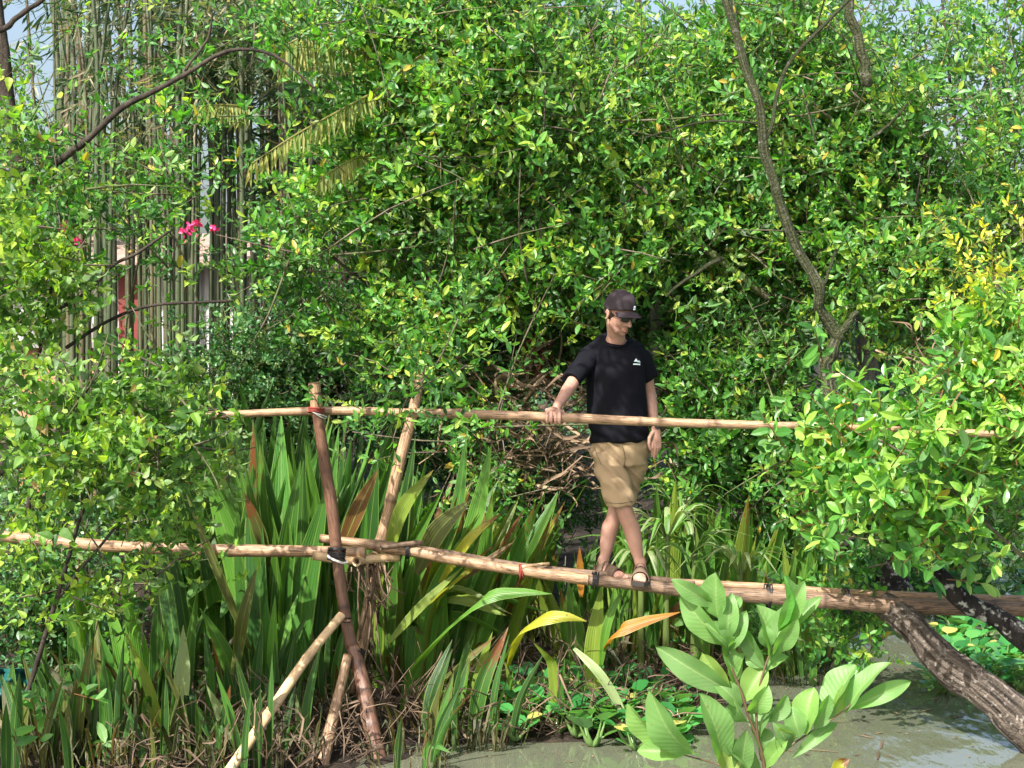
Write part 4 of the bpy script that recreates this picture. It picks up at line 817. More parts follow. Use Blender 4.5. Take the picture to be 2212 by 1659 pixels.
# water hyacinths: three rosettes, copied one by one
def hyacinth():
    m = MB(); n = R.integers(6, 9)
    for k in range(n):
        a = k*6.28/n+R.normal(0, .3); h = np.array([math.cos(a), math.sin(a), 0]); l = R.uniform(.06, .12); top = h*l*.7+[0, 0, R.uniform(.04, .13)]
        tube(m, catmull([(0, 0, 0), h*l*.35+[0, 0, .03], top], 6), [.006, .011, .012, .008, .005, .004], 6, 'round', rnd=-1.)
        v, f, lu, lv = leaf_geo(.085, .085, 1, .18, .1, 'round'); v = v@basis(nrm(h+[0, 0, R.uniform(.1, .9)]), np.array([-h[0]*.4, -h[1]*.4, 1.])).T+top
        m.quads(v, f, rnd=float(np.clip(R.normal(.5, .25), 0, 1)), lu=lu, lv=lv)
    return m
hy = [hyacinth() for _ in range(4)]; hm = []
for q in hy: o = q.build('water_hyacinth', M_hya); hm.append(o)
spots = [(R.uniform(1035, 1480), R.normal(1566, 28), 1) for _ in range(85)]+[(R.uniform(2030, 2240), R.uniform(1330, 1510), 2) for _ in range(70)]+[(R.uniform(1880, 2240), R.uniform(1140, 1330), 3) for _ in range(120)]+[(R.uniform(1500, 1800), R.normal(1440, 12), 4) for _ in range(14)]
lb = {1: ('hyacinth at the water edge below the man', 'hyacinths along the near bank'), 2: ('hyacinth beyond the driftwood log', 'hyacinths beyond the driftwood log'), 3: ('hyacinth in the mat above the walkway', 'hyacinths in the mat at the right'), 4: ('hyacinth behind the sapling', 'hyacinths behind the sapling')}
for i, (px, py, g) in enumerate(spots):
    d = 3580*2.46/(py-700+1e-6); q = P(px, py, d); o = hm[i] if i < 4 else hm[i % 4].copy()
    if i >= 4: sc.collection.objects.link(o)
    o.location = (q[0], q[1], max(float(gz(q[0], q[1])), -.005)+.005); o.rotation_euler = (R.normal(0, .12), R.normal(0, .12), R.uniform(0, 6.28)); k = R.uniform(.8, 1.45); o.scale = (k, k, k); zx = {1: (1035, 1480), 2: (2030, 2240), 3: (1880, 2240), 4: (1500, 1800)}[g]; zy = {1: (1540, 1605), 2: (1330, 1510), 3: (1140, 1330), 4: (1425, 1455)}[g]; fx = (px-zx[0])/(zx[1]-zx[0]); fy = (py-zy[0])/(zy[1]-zy[0])
    tag(o, ('tiny ' if k < .87 else 'small ' if k < 1. else 'mid-sized ' if k < 1.17 else 'large ')+lb[g][0]+', '+['left end', 'left of middle', 'middle', 'right of middle', 'right end'][int(min(4, max(0, fx*5)))]+', '+['back', 'centre', 'front'][int(min(2, max(0, fy*3)))]+' row', 'water plant', lb[g][1])
m = LB()
for i in range(150):
    px, py = R.uniform(1000, 2212), R.uniform(1420, 1659); d = 3580*2.46/(py-700); q = P(px, py, d)
    if d > shore(q[0]): continue
    a = R.uniform(0, 3.1); h = np.array([math.cos(a), math.sin(a), 0]); l = R.uniform(.02, .06) if R.random() < .8 else R.uniform(.1, .3); q[2] = .004
    strap(m, [q, q+h*l*.5+[0, 0, .003], q+h*l], min(.016, l*.4), 'pale', 0, .1, 5, wdir=(-h[1], h[0], 0))
tag(m.build('floating_debris', M_dead), 'scattered leaf scraps and twigs floating on the murky water', 'debris', kind='stuff')
m = MB(); c = P(2098, 1402, 12.4); ball(m, c, (.13, .06, .03), None, 14, 8); o = m.build('foam_scrap', plain('white_foam', (.8, .78, .74), .6, .3, 1, 12, (.6, .55, .48))); tag(o, 'white scrap of foam lying among hyacinths behind the driftwood log', 'litter')

# ------------------------------------------------------------------ driftwood
def log(name, pts, r, mat, label, nz=.35, seg=48, nf=5.):
    p = catmull([P(*a) for a in pts], 90); q = np.linspace(0, 8, 90); p += np.sin(q*1.3)[:, None]*np.array([.008, 0, .012]); rr = np.interp(np.linspace(0, 1, 90), np.linspace(0, 1, len(r)), r)*(1+.05*np.sin(q*2.1)+.03*np.sin(q*5)); m = MB(); tube(m, p, rr*np.mean([a[2] for a in pts])/FOC, seg, 'flat')
    V = m.V[0].reshape(-1, 3); sv = np.concatenate(m.A['lv']); sa = np.concatenate(m.A['lu'])
    for i in range(90*seg):
        c = p[i//seg]; a = sa[i]; g = noise.noise(Vector((math.cos(a)*2.6, math.sin(a)*2.6, sv[i]*1.6))); g2 = noise.noise(Vector((math.cos(a)*7, math.sin(a)*7, sv[i]*5))); V[i] = c+(V[i]-c)*(1+nz*.17*(1-3*abs(g))+nz*.24*g2)
    return tag(m.build(name, mat), label, 'log')
log('driftwood_log', [(1908, 1305, 10.05), (1960, 1350, 9.9), (2035, 1420, 9.75), (2110, 1480, 9.6), (2180, 1545, 9.5), (2270, 1620, 9.4)], [29, 31, 36, 39, 41, 42], M_log2, 'thick cracked brown driftwood log sloping down to the lower right corner')
log('charred_branch', [(1998, 1238, 9.75), (2040, 1262, 9.7), (2100, 1305, 9.65), (2160, 1345, 9.6), (2270, 1420, 9.5)], [18, 22, 20, 22, 26], M_char, 'blackened lichen-spotted branch resting across the walkway at right', .3)
log('tree_stump', [(1935, 1300, 10.5), (1935, 1250, 10.55), (1920, 1215, 10.6)], [34, 28, 20], M_char, 'dark mottled stump behind the walkway at the head of the driftwood log', .3)

# ------------------------------------------------------------------ foreground sapling
SD = 5.6
sap = thing('sapling', 'young sapling with large fresh green leaves in front of the water', 'sapling', P(1650, 1720, SD))
m = MB()
for pts, r0, r1 in (([(1662, 1760), (1650, 1650), (1638, 1600), (1618, 1550), (1603, 1500), (1580, 1440), (1570, 1390), (1553, 1330)], 4.2, 2), ([(1645, 1640), (1634, 1560), (1640, 1490), (1654, 1437), (1668, 1400), (1682, 1355)], 3.4, 1.8), ([(1640, 1680), (1690, 1626), (1738, 1590), (1794, 1556), (1851, 1512)], 3.2, 1.6), ([(1660, 1700), (1600, 1668), (1540, 1648), (1478, 1631)], 2.6, 1.6)):
    c = catmull([P(a, b_, SD+.02*math.sin(a*.03)) for a, b_ in pts], 30); tube(m, c, np.linspace(M(r0, SD), M(r1, SD), 30), 8, 'round', rnd=-1.)
m.build('stem', leaf_mat('sapling_stem', [(0, (.2, .19, .07)), (1, (.2, .19, .07))], tr=.02), sap)
def bigleaf(mb, bx, by, tx, ty, w_, tone=.5, dz=0., turn=0.):
    """one broad leaf from petiole to tip with curved blade, midrib fold and wavy margin"""
    b0 = P(bx, by, SD); t0 = P(tx, ty, SD+dz); ax = t0-b0; L = np.linalg.norm(ax); a = ax/L; vw = nrm((b0+t0)/2-EYE); sd = nrm(np.cross(a, vw)); nn = np.cross(sd, a)
    if np.dot(nn, vw) > 0: nn = -nn
    c_, s_ = math.cos(turn), math.sin(turn); sd, nn = sd*c_+nn*s_, nn*c_-sd*s_; n = 17; us = np.linspace(-1, 1, 9); t = np.linspace(0, 1, n); W = M(w_, SD)/2*1.12/max(.45, abs(c_))
    prof = np.sin(np.pi*np.clip(t, 0, 1)**1.15)**.7; prof[0] = .03; prof[-1] = .01; bend = R.uniform(.02, .2); ph = R.uniform(0, 6); V = []
    for i in range(n):
        for u in us: V.append(b0+a*L*(t[i])+sd*u*W*prof[i]+nn*(bend*L*math.sin(math.pi*t[i])+abs(u)**1.2*W*prof[i]*.55+.03*L*abs(u)*math.sin(t[i]*16+ph)*.45+.05*L*u*math.sin(t[i]*5+ph)*.5))
    F = [(i*9+j, i*9+j+1, i*9+10+j, i*9+9+j) for i in range(n-1) for j in range(8)]
    mb.quads(V, F, rnd=tone, lu=np.tile(us, n), lv=np.repeat(t, 9))
m = MB()
for q in [(1543, 1310, 1450, 1252, 36, .4), (1551, 1336, 1547, 1236, 52, .55), (1571, 1397, 1470, 1282, 44, .55), (1568, 1388, 1580, 1280, 40, .5), (1566, 1330, 1600, 1290, 30, .5), (1575, 1392, 1606, 1350, 32, .3), (1574, 1400, 1555, 1372, 26, .4), (1590, 1500, 1416, 1396, 50, .15), (1583, 1500, 1456, 1444, 40, .85), (1580, 1497, 1517, 1410, 44, .95), (1585, 1480, 1560, 1395, 36, .6), (1606, 1517, 1652, 1432, 52, .85), (1590, 1470, 1610, 1410, 28, .7),
 (1509, 1632, 1403, 1488, 50, .5), (1461, 1616, 1354, 1523, 38, .75), (1557, 1650, 1511, 1497, 56, .45), (1478, 1632, 1376, 1622, 42, .65), (1566, 1668, 1580, 1612, 46, 1.), (1600, 1680, 1614, 1575, 42, .1), (1620, 1560, 1585, 1510, 32, .2), (1680, 1362, 1692, 1243, 38, .5), (1682, 1364, 1738, 1255, 38, .55), (1665, 1434, 1632, 1305, 48, .45), (1670, 1416, 1724, 1338, 34, .5), (1700, 1370, 1775, 1289, 26, .5), (1655, 1450, 1703, 1417, 24, .6), (1652, 1442, 1616, 1400, 32, .35), (1660, 1400, 1650, 1350, 34, .35),
 (1741, 1588, 1758, 1485, 52, .8), (1785, 1558, 1848, 1436, 48, .5), (1792, 1556, 1846, 1468, 34, .95), (1826, 1540, 1923, 1430, 34, .5), (1834, 1532, 1968, 1472, 36, .5), (1698, 1617, 1683, 1572, 44, .95), (1728, 1594, 1708, 1526, 44, .4), (1712, 1638, 1808, 1560, 26, .35), (1640, 1600, 1668, 1530, 40, .15), (1650, 1640, 1622, 1570, 38, .1), (1700, 1620, 1670, 1560, 36, .2), (1660, 1560, 1700, 1500, 30, .3), (1570, 1420, 1520, 1345, 34, .2), (1572, 1410, 1612, 1318, 36, .35), (1668, 1420, 1715, 1300, 36, .3), (1600, 1530, 1540, 1470, 38, .3), (1612, 1540, 1660, 1480, 38, .65), (1650, 1660, 1700, 1600, 34, .7), (1640, 1690, 1560, 1600, 40, .15), (1760, 1575, 1790, 1500, 34, .3), (1655, 1445, 1600, 1340, 30, .2)]:
    bigleaf(m, *q, dz=R.normal(0, .05), turn=R.normal(0, .45))
m.build('foliage', M_sap, sap)
m = MB(); q0 = P(1822, 1690, 5.2); strap(m, [q0, P(1812, 1655, 5.2), P(1835, 1640, 5.2)], .05, 'y', .9, .4, 10); o = m.build('seedling_leaf', M_strap); tag(o, 'yellow and brown leaf tip poking up at the bottom edge right of the sapling', 'leaf')

# ------------------------------------------------------------------ shrubs and trees
T_main = [twig(10, .26, .085, .034, 1) for _ in range(4)]+[twig(6, .2, .11, .04, 1), twig(14, .3, .06, .026, 1), twig(5, .34, .08, .03, 1, .8)]
T_fine = [twig(9, .24, .08, .034, 0, stem=False) for _ in range(4)]
T_small = [twig(11, .2, .055, .027, 1, rs=None, spread=1.1) for _ in range(4)]
T_heart = [twig(8, .24, .085, .05, 1, 1.15, .5, 'heart', fold=.3, up=.9) for _ in range(5)]
T_oval = [twig(8, .2, .105, .042, 1, 1.25, .1, fold=.3, up=.9) for _ in range(5)]
T_bam = [twig(9, .34, .17, .021, 1, .7, 1.0, 'narrow') for _ in range(5)]
T_far = [twig(9, .42, .14, .06, 0, stem=False) for _ in range(4)]
def tree(name, label, cat, tpls, mat, blobs, limbs, bark, scale=1., mean=.5, sd=.26, gap=0., group=None, ntw=40, base=None, up=.35, droop=0., twl=.6):
    b0 = base or (blobs[0][0], blobs[0][1], blobs[0][2]); c = P(*b0); t = thing(name, label, cat, (c[0], c[1], max(0., float(gz(c[0], c[1])))), group)
    if limbs:
        m = MB()
        for pts, r0, r1 in limbs: branch_tube(m, [P(*a) for a in pts], M(r0, pts[0][2]), M(r1, pts[-1][2]), 12 if r0 > 8 else 5)
        m.build('trunk', bark, t)
    if ntw:
        m = MB(); twiglets(m, blobs, max(ntw, 7000/max(sum(b[6] for b in blobs), 1)), L=twl)
        if len(blobs) > 3 and twl == .6: twiglets(m, blobs, max(2, 18000/max(sum(b[6] for b in blobs), 1)), r=.008, L=1.2)
        m.build('branches', M_bark, t)
    m = MB(); crown(m, tpls, blobs, scale, mean=mean, sd=sd, gap=gap, up=up, droop=droop); m.build('crown', mat, t, smooth=False); return t
# far wall of trees
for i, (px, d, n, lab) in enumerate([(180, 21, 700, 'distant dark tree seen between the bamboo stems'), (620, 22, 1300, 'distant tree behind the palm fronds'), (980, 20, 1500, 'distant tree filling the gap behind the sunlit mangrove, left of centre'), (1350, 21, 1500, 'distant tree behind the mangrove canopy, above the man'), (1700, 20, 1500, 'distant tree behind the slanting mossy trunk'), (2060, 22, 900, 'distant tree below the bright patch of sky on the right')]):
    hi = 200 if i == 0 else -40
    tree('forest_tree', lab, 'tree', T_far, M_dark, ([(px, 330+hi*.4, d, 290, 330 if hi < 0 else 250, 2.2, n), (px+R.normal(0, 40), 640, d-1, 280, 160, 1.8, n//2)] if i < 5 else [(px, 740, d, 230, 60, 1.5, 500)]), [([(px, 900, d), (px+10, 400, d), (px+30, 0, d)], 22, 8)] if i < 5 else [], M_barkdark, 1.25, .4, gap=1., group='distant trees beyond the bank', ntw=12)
# treeline closing the horizon
m = MB(); n = 6000; x = R.uniform(-38, 38, n); y = R.uniform(27, 36, n); z = R.uniform(.2, 5.2, n)*np.where((x/y > .2) & (x/y < .36), .4, 1.); p = np.stack([x, y, z], 1)
sx = x/y*FOC+1106; sy = 700-(z-2.46)/y*FOC; keep = R.random(n) > 1.*skyk(sx, sy); p = p[keep]
scatter(m, T_far, p, rotmats(R.normal(0, 1, p.shape)), R.uniform(1.8, 3.2, len(p)), .35, .2); tag(m.build('far_treeline', M_dark, smooth=False), 'far dark mass of trees closing the view behind everything', 'treeline', kind='stuff')
# understory
tree('dense_bush', 'dark small-leaved bush between the bamboo stems and the red-brown post top', 'bush', T_small, M_small, [(620, 760, 13.6, 190, 150, .6, 700), (430, 840, 13.8, 150, 90, .5, 350), (620, 940, 13.9, 260, 70, .4, 450)], [], M_barkdark, 1., .5, .22, ntw=60, twl=.5)
tree('dense_bush', 'small-leaved bush below the mangrove branches, left of the hanging twig', 'bush', T_small, M_small, [(860, 740, 13.4, 180, 160, .6, 900), (1010, 860, 13.2, 150, 90, .5, 450), (950, 980, 13.6, 220, 70, .4, 450), (1200, 1060, 13.4, 200, 90, .4, 450)], [([(800, 900, 13.4), (795, 760, 13.4), (800, 600, 13.4)], 5, 3)], M_barkdark, 1., .5, .2, ntw=60, twl=.5)
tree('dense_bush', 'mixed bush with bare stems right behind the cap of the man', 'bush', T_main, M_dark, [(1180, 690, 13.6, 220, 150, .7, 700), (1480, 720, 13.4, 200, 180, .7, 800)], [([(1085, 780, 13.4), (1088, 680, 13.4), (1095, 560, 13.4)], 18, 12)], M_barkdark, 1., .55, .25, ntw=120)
tree('dense_bush', 'bush filling the space between the man and the slanting trunk foot', 'bush', T_main, M_main, [(1060, 900, 11.8, 110, 90, .4, 70), (1100, 1090, 11.7, 160, 40, .4, 50), (1030, 980, 11.4, 80, 70, .2, 20), (1580, 820, 12.6, 190, 190, .7, 750), (1500, 960, 12.4, 130, 110, .5, 280), (1660, 1010, 12.6, 170, 130, .6, 420)], [], M_bark, .95, .5, .22, ntw=90)
# big canopies
tree('mangrove_tree', 'sunlit mangrove canopy filling the top centre, with oval light green leaves', 'tree', T_main, M_main, [(1050, 230, 12.2, 330, 300, 1.2, 1650), (820, 430, 12.3, 230, 220, .9, 700), (1330, 330, 12.6, 260, 330, 1., 1050), (1120, 600, 12.0, 330, 150, .7, 700), (950, 50, 12., 300, 150, .8, 700), (900, 720, 11.9, 260, 90, .5, 330)],
 [([(1000, 900, 13.2), (1040, 600, 13), (1000, 300, 12.8), (960, -60, 12.6)], 16, 8), ([(1650, 640, 12.3), (1450, 470, 12.1), (1380, 400, 12)], 9, 4), ([(690, 530, 12), (830, 640, 12), (960, 700, 12)], 4, 2), ([(900, 340, 11.6), (1080, 250, 11.7), (1350, 260, 11.8), (1600, 245, 12)], 3, 2)], M_bark, 1., .58, .28, gap=.75, ntw=90, base=(1000, 900, 13.2))
tree('mangrove_tree', 'mangrove with slanting mossy trunk and a dark forked stem on the right', 'tree', T_main, M_main, [(1700, 200, 12.6, 280, 280, 1., 1200), (1950, 330, 12.4, 250, 260, .9, 1050), (1600, 480, 12.6, 200, 200, .7, 700), (1950, 600, 12.2, 230, 200, .7, 800), (1790, 560, 12.7, 200, 120, .5, 350), (2150, 450, 12.6, 140, 250, .8, 550), (2150, 60, 13.5, 150, 120, .9, 320), (2120, 250, 13., 110, 130, .6, 200)],
 [([(1838, 890, 11.3), (1796, 843, 11.3), (1780, 793, 11.3), (1802, 762, 11.3), (1808, 726, 11.3)], 17, 13), ([(1810, 730, 11.3), (1790, 704, 11.3), (1765, 668, 11.25), (1766, 625, 11.2), (1752, 587, 11.2), (1724, 537, 11.2), (1690, 440, 11.15), (1674, 382, 11.1), (1653, 329, 11.1), (1645, 269, 11.1), (1634, 219, 11.1), (1607, 152, 11.1), (1586, 71, 11.1), (1555, -40, 11.1)], 13.5, 8.5), ([(1655, 300, 11.1), (1668, 262, 11.1), (1681, 198, 11.1), (1696, 152, 11.1), (1731, 103, 11.1), (1823, 10, 11.1), (1860, -30, 11.1)], 4.8, 3.6), ([(1808, 730, 11.3), (1828, 705, 11.3), (1848, 676, 11.3)], 10, 6), ([(1876, 180, 11.5), (1862, 120, 11.5), (1840, 40, 11.5), (1830, -40, 11.5)], 11, 10), ([(1765, 640, 11.2), (1790, 590, 11.2), (1805, 540, 11.2)], 4, 3), ([(1880, 300, 11.6), (1920, 270, 11.6), (1960, 225, 11.6)], 4, 2.5), ([(1650, 270, 11.1), (1600, 262, 11.1), (1500, 268, 11.2), (1380, 300, 11.3)], 3, 2), ([(1560, 560, 11.6), (1500, 590, 11.6), (1440, 640, 11.6)], 5, 3)],
 M_trunk2, 1., .52, .28, gap=.86, ntw=110, base=(1850, 905, 11.7))
tree('mangrove_tree', 'left tree with a long arching bare branch across the bamboo grove', 'tree', T_main, M_main, [(110, 420, 11.2, 150, 200, .8, 210), (330, 430, 11.3, 210, 150, .7, 190), (60, 180, 11.4, 100, 150, .7, 70), (460, 300, 11.6, 150, 140, .6, 130), (300, 170, 11.5, 200, 90, .6, 90), (600, 60, 11.6, 110, 90, .7, 120), (300, 620, 11., 260, 90, .6, 80), (600, 560, 11.6, 130, 120, .6, 200)],
 [([(10, 1010, 11), (8, 800, 11), (22, 560, 11), (35, 380, 11), (12, 200, 11), (0, 60, 11), (-10, -60, 11)], 21, 14), ([(90, 375, 11), (180, 310, 10.9), (260, 235, 10.85), (330, 200, 10.8), (400, 160, 10.8), (470, 118, 10.8), (530, 106, 10.8), (600, 125, 10.8), (680, 190, 10.8)], 8, 2.5), ([(0, 66, 10.9), (50, 30, 10.9), (110, -20, 10.9)], 6.5, 5), ([(130, 665, 10.3), (190, 630, 10.3), (240, 575, 10.3), (300, 545, 10.3), (365, 500, 10.3)], 5, 3), ([(145, 750, 10.2), (240, 690, 10.2), (330, 660, 10.2), (500, 650, 10.2)], 4, 3), ([(400, 150, 10.8), (445, 90, 10.8), (460, 30, 10.8)], 3.5, 2)],
 M_barkdark, .95, .5, .26, gap=.72, ntw=60, base=(10, 1010, 11))
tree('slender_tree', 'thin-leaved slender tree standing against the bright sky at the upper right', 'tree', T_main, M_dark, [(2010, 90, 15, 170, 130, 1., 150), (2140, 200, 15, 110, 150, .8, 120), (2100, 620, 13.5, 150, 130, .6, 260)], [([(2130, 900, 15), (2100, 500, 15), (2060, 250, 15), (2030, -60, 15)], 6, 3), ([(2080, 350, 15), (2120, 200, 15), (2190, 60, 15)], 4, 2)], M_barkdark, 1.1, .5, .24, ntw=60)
# hanging twig in front of the handrail
tree('hanging_branch', 'thin leafy branch hanging in front of the handrail between the two posts', 'branch', T_main, M_main, [(850, 860, 9.55, 70, 100, .15, 34), (960, 850, 9.6, 70, 80, .12, 14), (930, 760, 9.9, 110, 60, .2, 22)], [([(990, 690, 9.9), (940, 790, 9.7), (880, 860, 9.6), (845, 960, 9.5)], 2, 1), ([(1010, 790, 9.8), (920, 830, 9.6), (870, 880, 9.6)], 2, 1)], M_bark, .85, .55, .2, ntw=0)
# left shrub
tree('leafy_shrub', 'yellow-green shrub with drooping pointed leaves overhanging the left end of the bridge', 'shrub', T_heart, M_left, [(330, 850, 8.8, 105, 60, .35, 100), (190, 970, 8.7, 180, 110, .45, 215), (370, 970, 8.7, 100, 85, .35, 110), (90, 880, 8.9, 130, 90, .4, 70), (250, 1250, 8.9, 60, 40, .2, 14), (395, 1200, 8.9, 40, 30, .1, 9), (110, 1235, 10.5, 150, 110, .35, 90), (330, 1190, 10.4, 130, 90, .3, 40), (330, 1270, 8.9, 90, 30, .2, 20), (120, 1290, 9, 100, 50, .2, 18)],
 [([(60, 1500, 9.1), (120, 1300, 9), (180, 1100, 8.9), (260, 900, 8.8)], 6, 3), ([(120, 1300, 9), (240, 1150, 8.9), (380, 1000, 8.8)], 4, 2)], M_barkdark, .82, .54, .28, ntw=90, droop=.3, twl=.35)
tree('leafy_shrub', 'taller light green shrub climbing at the far left edge beside the house wall', 'shrub', T_heart, M_left, [(120, 600, 9.9, 80, 130, .4, 90), (20, 560, 9.9, 80, 160, .4, 150), (10, 320, 10, 60, 110, .3, 60), (30, 740, 9.9, 60, 60, .3, 40)], [([(60, 1100, 9.9), (80, 800, 9.9), (110, 620, 9.9)], 5, 3)], M_barkdark, .85, .62, .25, ntw=70, droop=.2, twl=.3)
# right shrubs
tree('oval_leaf_shrub', 'broad shrub with oval leaves hiding the right end of the handrail', 'shrub', T_oval, M_right, [(2050, 1010, 9.3, 200, 110, .4, 150), (1930, 1070, 9.5, 150, 80, .35, 70), (2150, 880, 9.3, 120, 140, .35, 120), (1880, 960, 9.8, 140, 60, .2, 90), (1960, 1170, 9.5, 120, 40, .2, 20), (1780, 1000, 9.9, 100, 70, .2, 50)],
 [([(2260, 1250, 9.5), (2120, 1120, 9.4), (2000, 1010, 9.3), (1900, 950, 9.4)], 4, 2), ([(2260, 1000, 9.4), (2100, 900, 9.3)], 4, 2)], M_bark, 1.15, .6, .28, ntw=60, twl=.4)
tree('oval_leaf_shrub', 'bright yellow-green young shrub at the right edge catching full sun', 'shrub', T_oval, M_right, [(2190, 720, 9.2, 75, 110, .3, 130), (2200, 880, 9.1, 90, 110, .3, 150)], [([(2240, 1000, 9.2), (2190, 800, 9.2), (2150, 600, 9.2)], 4, 2)], M_bark, .85, .85, .15, ntw=40, twl=.3)
tree('young_shoots', 'yellow flowering shoots at the right edge above the bright shrub', 'shrub', [twig(10, .2, .06, .02, 1) for _ in range(3)], M_yellow, [(2170, 600, 9.1, 50, 35, .2, 36), (2100, 560, 9.1, 30, 25, .15, 9)], [([(2240, 700, 9.1), (2160, 620, 9.1), (2085, 530, 9.1)], 3, 1)], M_bark, .9, .6, .25, ntw=0)
tree('low_shrub', 'low leafy sprays drooping over the water edge under the thick walking pole', 'shrub', T_oval, M_main, [(1820, 1340, 10.4, 90, 50, .3, 90), (1740, 1330, 11, 80, 50, .3, 50), (1850, 1215, 10.8, 110, 30, .3, 50)], [([(1900, 1300, 10.5), (1800, 1350, 10.4)], 3, 1)], M_bark, .75, .45, .22, ntw=30, twl=.3)
tree('low_shrub', 'low green undergrowth on the far bank above the driftwood log', 'shrub', T_main, M_right, [(2080, 1130, 15, 220, 60, 1.2, 500), (1900, 1150, 14, 130, 50, .6, 220)], [], M_bark, 1., .5, .22, ntw=60)
tree('low_shrub', 'shaded green undergrowth behind the left shrub at knee height', 'shrub', T_small, M_small, [(120, 1350, 10.6, 200, 110, .5, 420), (330, 1130, 11.2, 120, 110, .4, 260), (60, 1120, 11.5, 130, 150, .6, 320)], [], M_barkdark, 1.1, .45, .22, ntw=60)
tree('low_shrub', 'small broad-leaved seedling at the bottom left corner', 'seedling', T_oval, M_right, [(150, 1560, 8.9, 35, 35, .08, 7)], [([(160, 1690, 8.9), (155, 1600, 8.9), (150, 1550, 8.9)], 3, 2)], M_bark, 1.1, .55, .2, ntw=0)

# unseen limb added above the frame, shaped to shade the man and poles
t = thing('added_shade_branch', 'unseen leafy limb added over the walkway to throw dappled shade on the man', 'branch', (-3.5, 7.6, .1))
m = MB(); branch_tube(m, [(-3.5, 7.6, .1), (-3.2, 7.7, 2.5), (-2.4, 7.6, 4.3), (-1.2, 7.7, 4.75), (-.2, 8.3, 4.85)], .09, .02, 8); m.build('trunk', M_bark, t); m = MB()
for c, n in (((-1.2, 7.35, 4.6), 34), ((-1.02, 7.62, 4.6), 30), ((-.56, 8.2, 4.65), 22), ((-.66, 7.95, 4.7), 12), ((-1.5, 7.5, 4.6), 16), ((-1.9, 7.7, 4.8), 16), ((-.1, 7.9, 4.7), 12), ((-2.4, 7.5, 4.4), 14)):
    p = np.array(c)+R.normal(0, 1, (n, 3))*[.12, .12, .1]; scatter(m, T_main, p, rotmats(R.normal(0, .6, p.shape)+[0, 0, .3]), R.uniform(.9, 1.2, n), .5, .2)
m.build('crown', M_main, t, smooth=False)

# ------------------------------------------------------------------ bamboo grove, palm, house, stumps, flowers
for i in range(125):
    px = 90+R.beta(1.15, 1.25)*640; d = R.uniform(13.6, 17.5); r = R.uniform(3.2, 7.2); q = P(px, 900, d); ln = R.normal(0, 25)
    m = MB(); p = catmull([np.array([q[0], q[1], float(gz(q[0], q[1]))]), P(px+ln*.3, 500, d), P(px+ln, 100, d), P(px+ln*2.2+R.normal(0, 30), -260, d)], 46); s_ = np.linspace(0, 1, 46)
    rr = M(r, d)*(1-.35*s_); L_ = np.linalg.norm(np.diff(p, axis=0), axis=1).sum(); nd = np.exp(-(((s_*L_/.38+R.random()) % 1-.5)/.07)**2); tube(m, p, rr*(1+.12*nd), 8, 'flat'); m.A['node'] = [np.repeat(nd, 8)]
    gr = R.random() < .8; o = m.build('bamboo', M_bamgreen if gr else M_bamolive)
    tag(o, ('stout ' if r > 6 else 'medium ' if r > 4.6 else 'thin ')+('grey-green' if gr else 'dull olive-brown')+' bamboo '+('leaning left' if ln < -12 else 'leaning right' if ln > 12 else 'standing straight')+', '+('front' if d < 15.2 else 'middle' if d < 16.4 else 'back')+' row, '+('above the left shrub' if px < 230 else 'around the rust-red door' if px < 320 else 'under the pink blossoms' if px < 450 else 'near the palm side of the grove'), 'bamboo', 'bamboo stems of the grove')
m = MB(); crown(m, T_bam, [(220, 60, 14.5, 260, 130, 1.6, 800), (480, 100, 14.5, 200, 150, 1.5, 600), (640, 230, 15., 120, 250, 1., 320), (330, 300, 15., 230, 130, 1.2, 260)], 1.1, up=-.7, droop=.4, mean=.5, sd=.3, gap=.9)
tag(m.build('bamboo_foliage', M_bamb, smooth=False), 'hanging narrow bamboo leaves, green and dry grey, in the top left', 'bamboo leaves', kind='stuff')
palm = thing('palm_tree', 'palm with drooping yellow-green fronds between bamboo grove and mangrove canopy', 'palm', (P(760, 900, 13.)[0], 13., .3))
m = MB(); tube(m, catmull([P(700, 1000, 13.6), P(720, 700, 13.6), P(760, 500, 13.6), P(880, 150, 13.6)], 20), np.linspace(.1, .07, 20), 10, 'flat', .12, 8.); m.build('trunk', M_barkdark, palm)
for pts, ll, dr, sp in (([(900, 110, 12.2), (820, 188, 11.6), (740, 235, 11.4), (640, 290, 11.3), (545, 352, 11.3)], 75, (.12, -1), 1), ([(800, 70, 12.), (700, 75, 11.7), (650, 82, 11.6), (620, 95, 11.6)], 130, (.15, -1), 1), ([(870, 100, 12.2), (810, 80, 11.9), (760, 78, 11.8)], 110, (-.05, -1), 1), ([(820, 330, 11.9), (760, 345, 11.6), (690, 385, 11.5)], 60, (.1, -1), .8), ([(545, 232, 12.2), (480, 226, 12.), (430, 230, 12.)], 60, (0, -1), .8), ([(910, 120, 11.6), (880, 140, 11.6), (840, 175, 11.6)], 60, (1, .1), 1)):
    m = MB(); c = catmull([P(*a) for a in pts], 40); tube(m, c, np.linspace(.009, .004, 40), 6, 'round', rnd=-1.); T = nrm(np.gradient(c, axis=0))
    for i in range(2, 40):
        for k in (-1, 1):
            for rep in range(1):
                l = M(ll, 12)*(1-.35*i/40)*R.uniform(.8, 1.1); dd = nrm(np.array([dr[0]+.22*k+R.normal(0, .1), -.15*k+R.normal(0, .06), dr[1]])+T[i]*.35); b0 = c[i]+T[i]*R.uniform(-.5, .5)*.02
                v, f, lu, lv = leaf_geo(l, .02, 1, .4, .05, 'narrow'); m.quads(v@basis(dd, nrm([0, -1, .3])+R.normal(0, .3, 3)).T+b0, f, rnd=float(np.clip(R.normal(.6, .2), 0, 1)), lu=lu, lv=lv)
    m.build('frond', M_frond, palm, False)
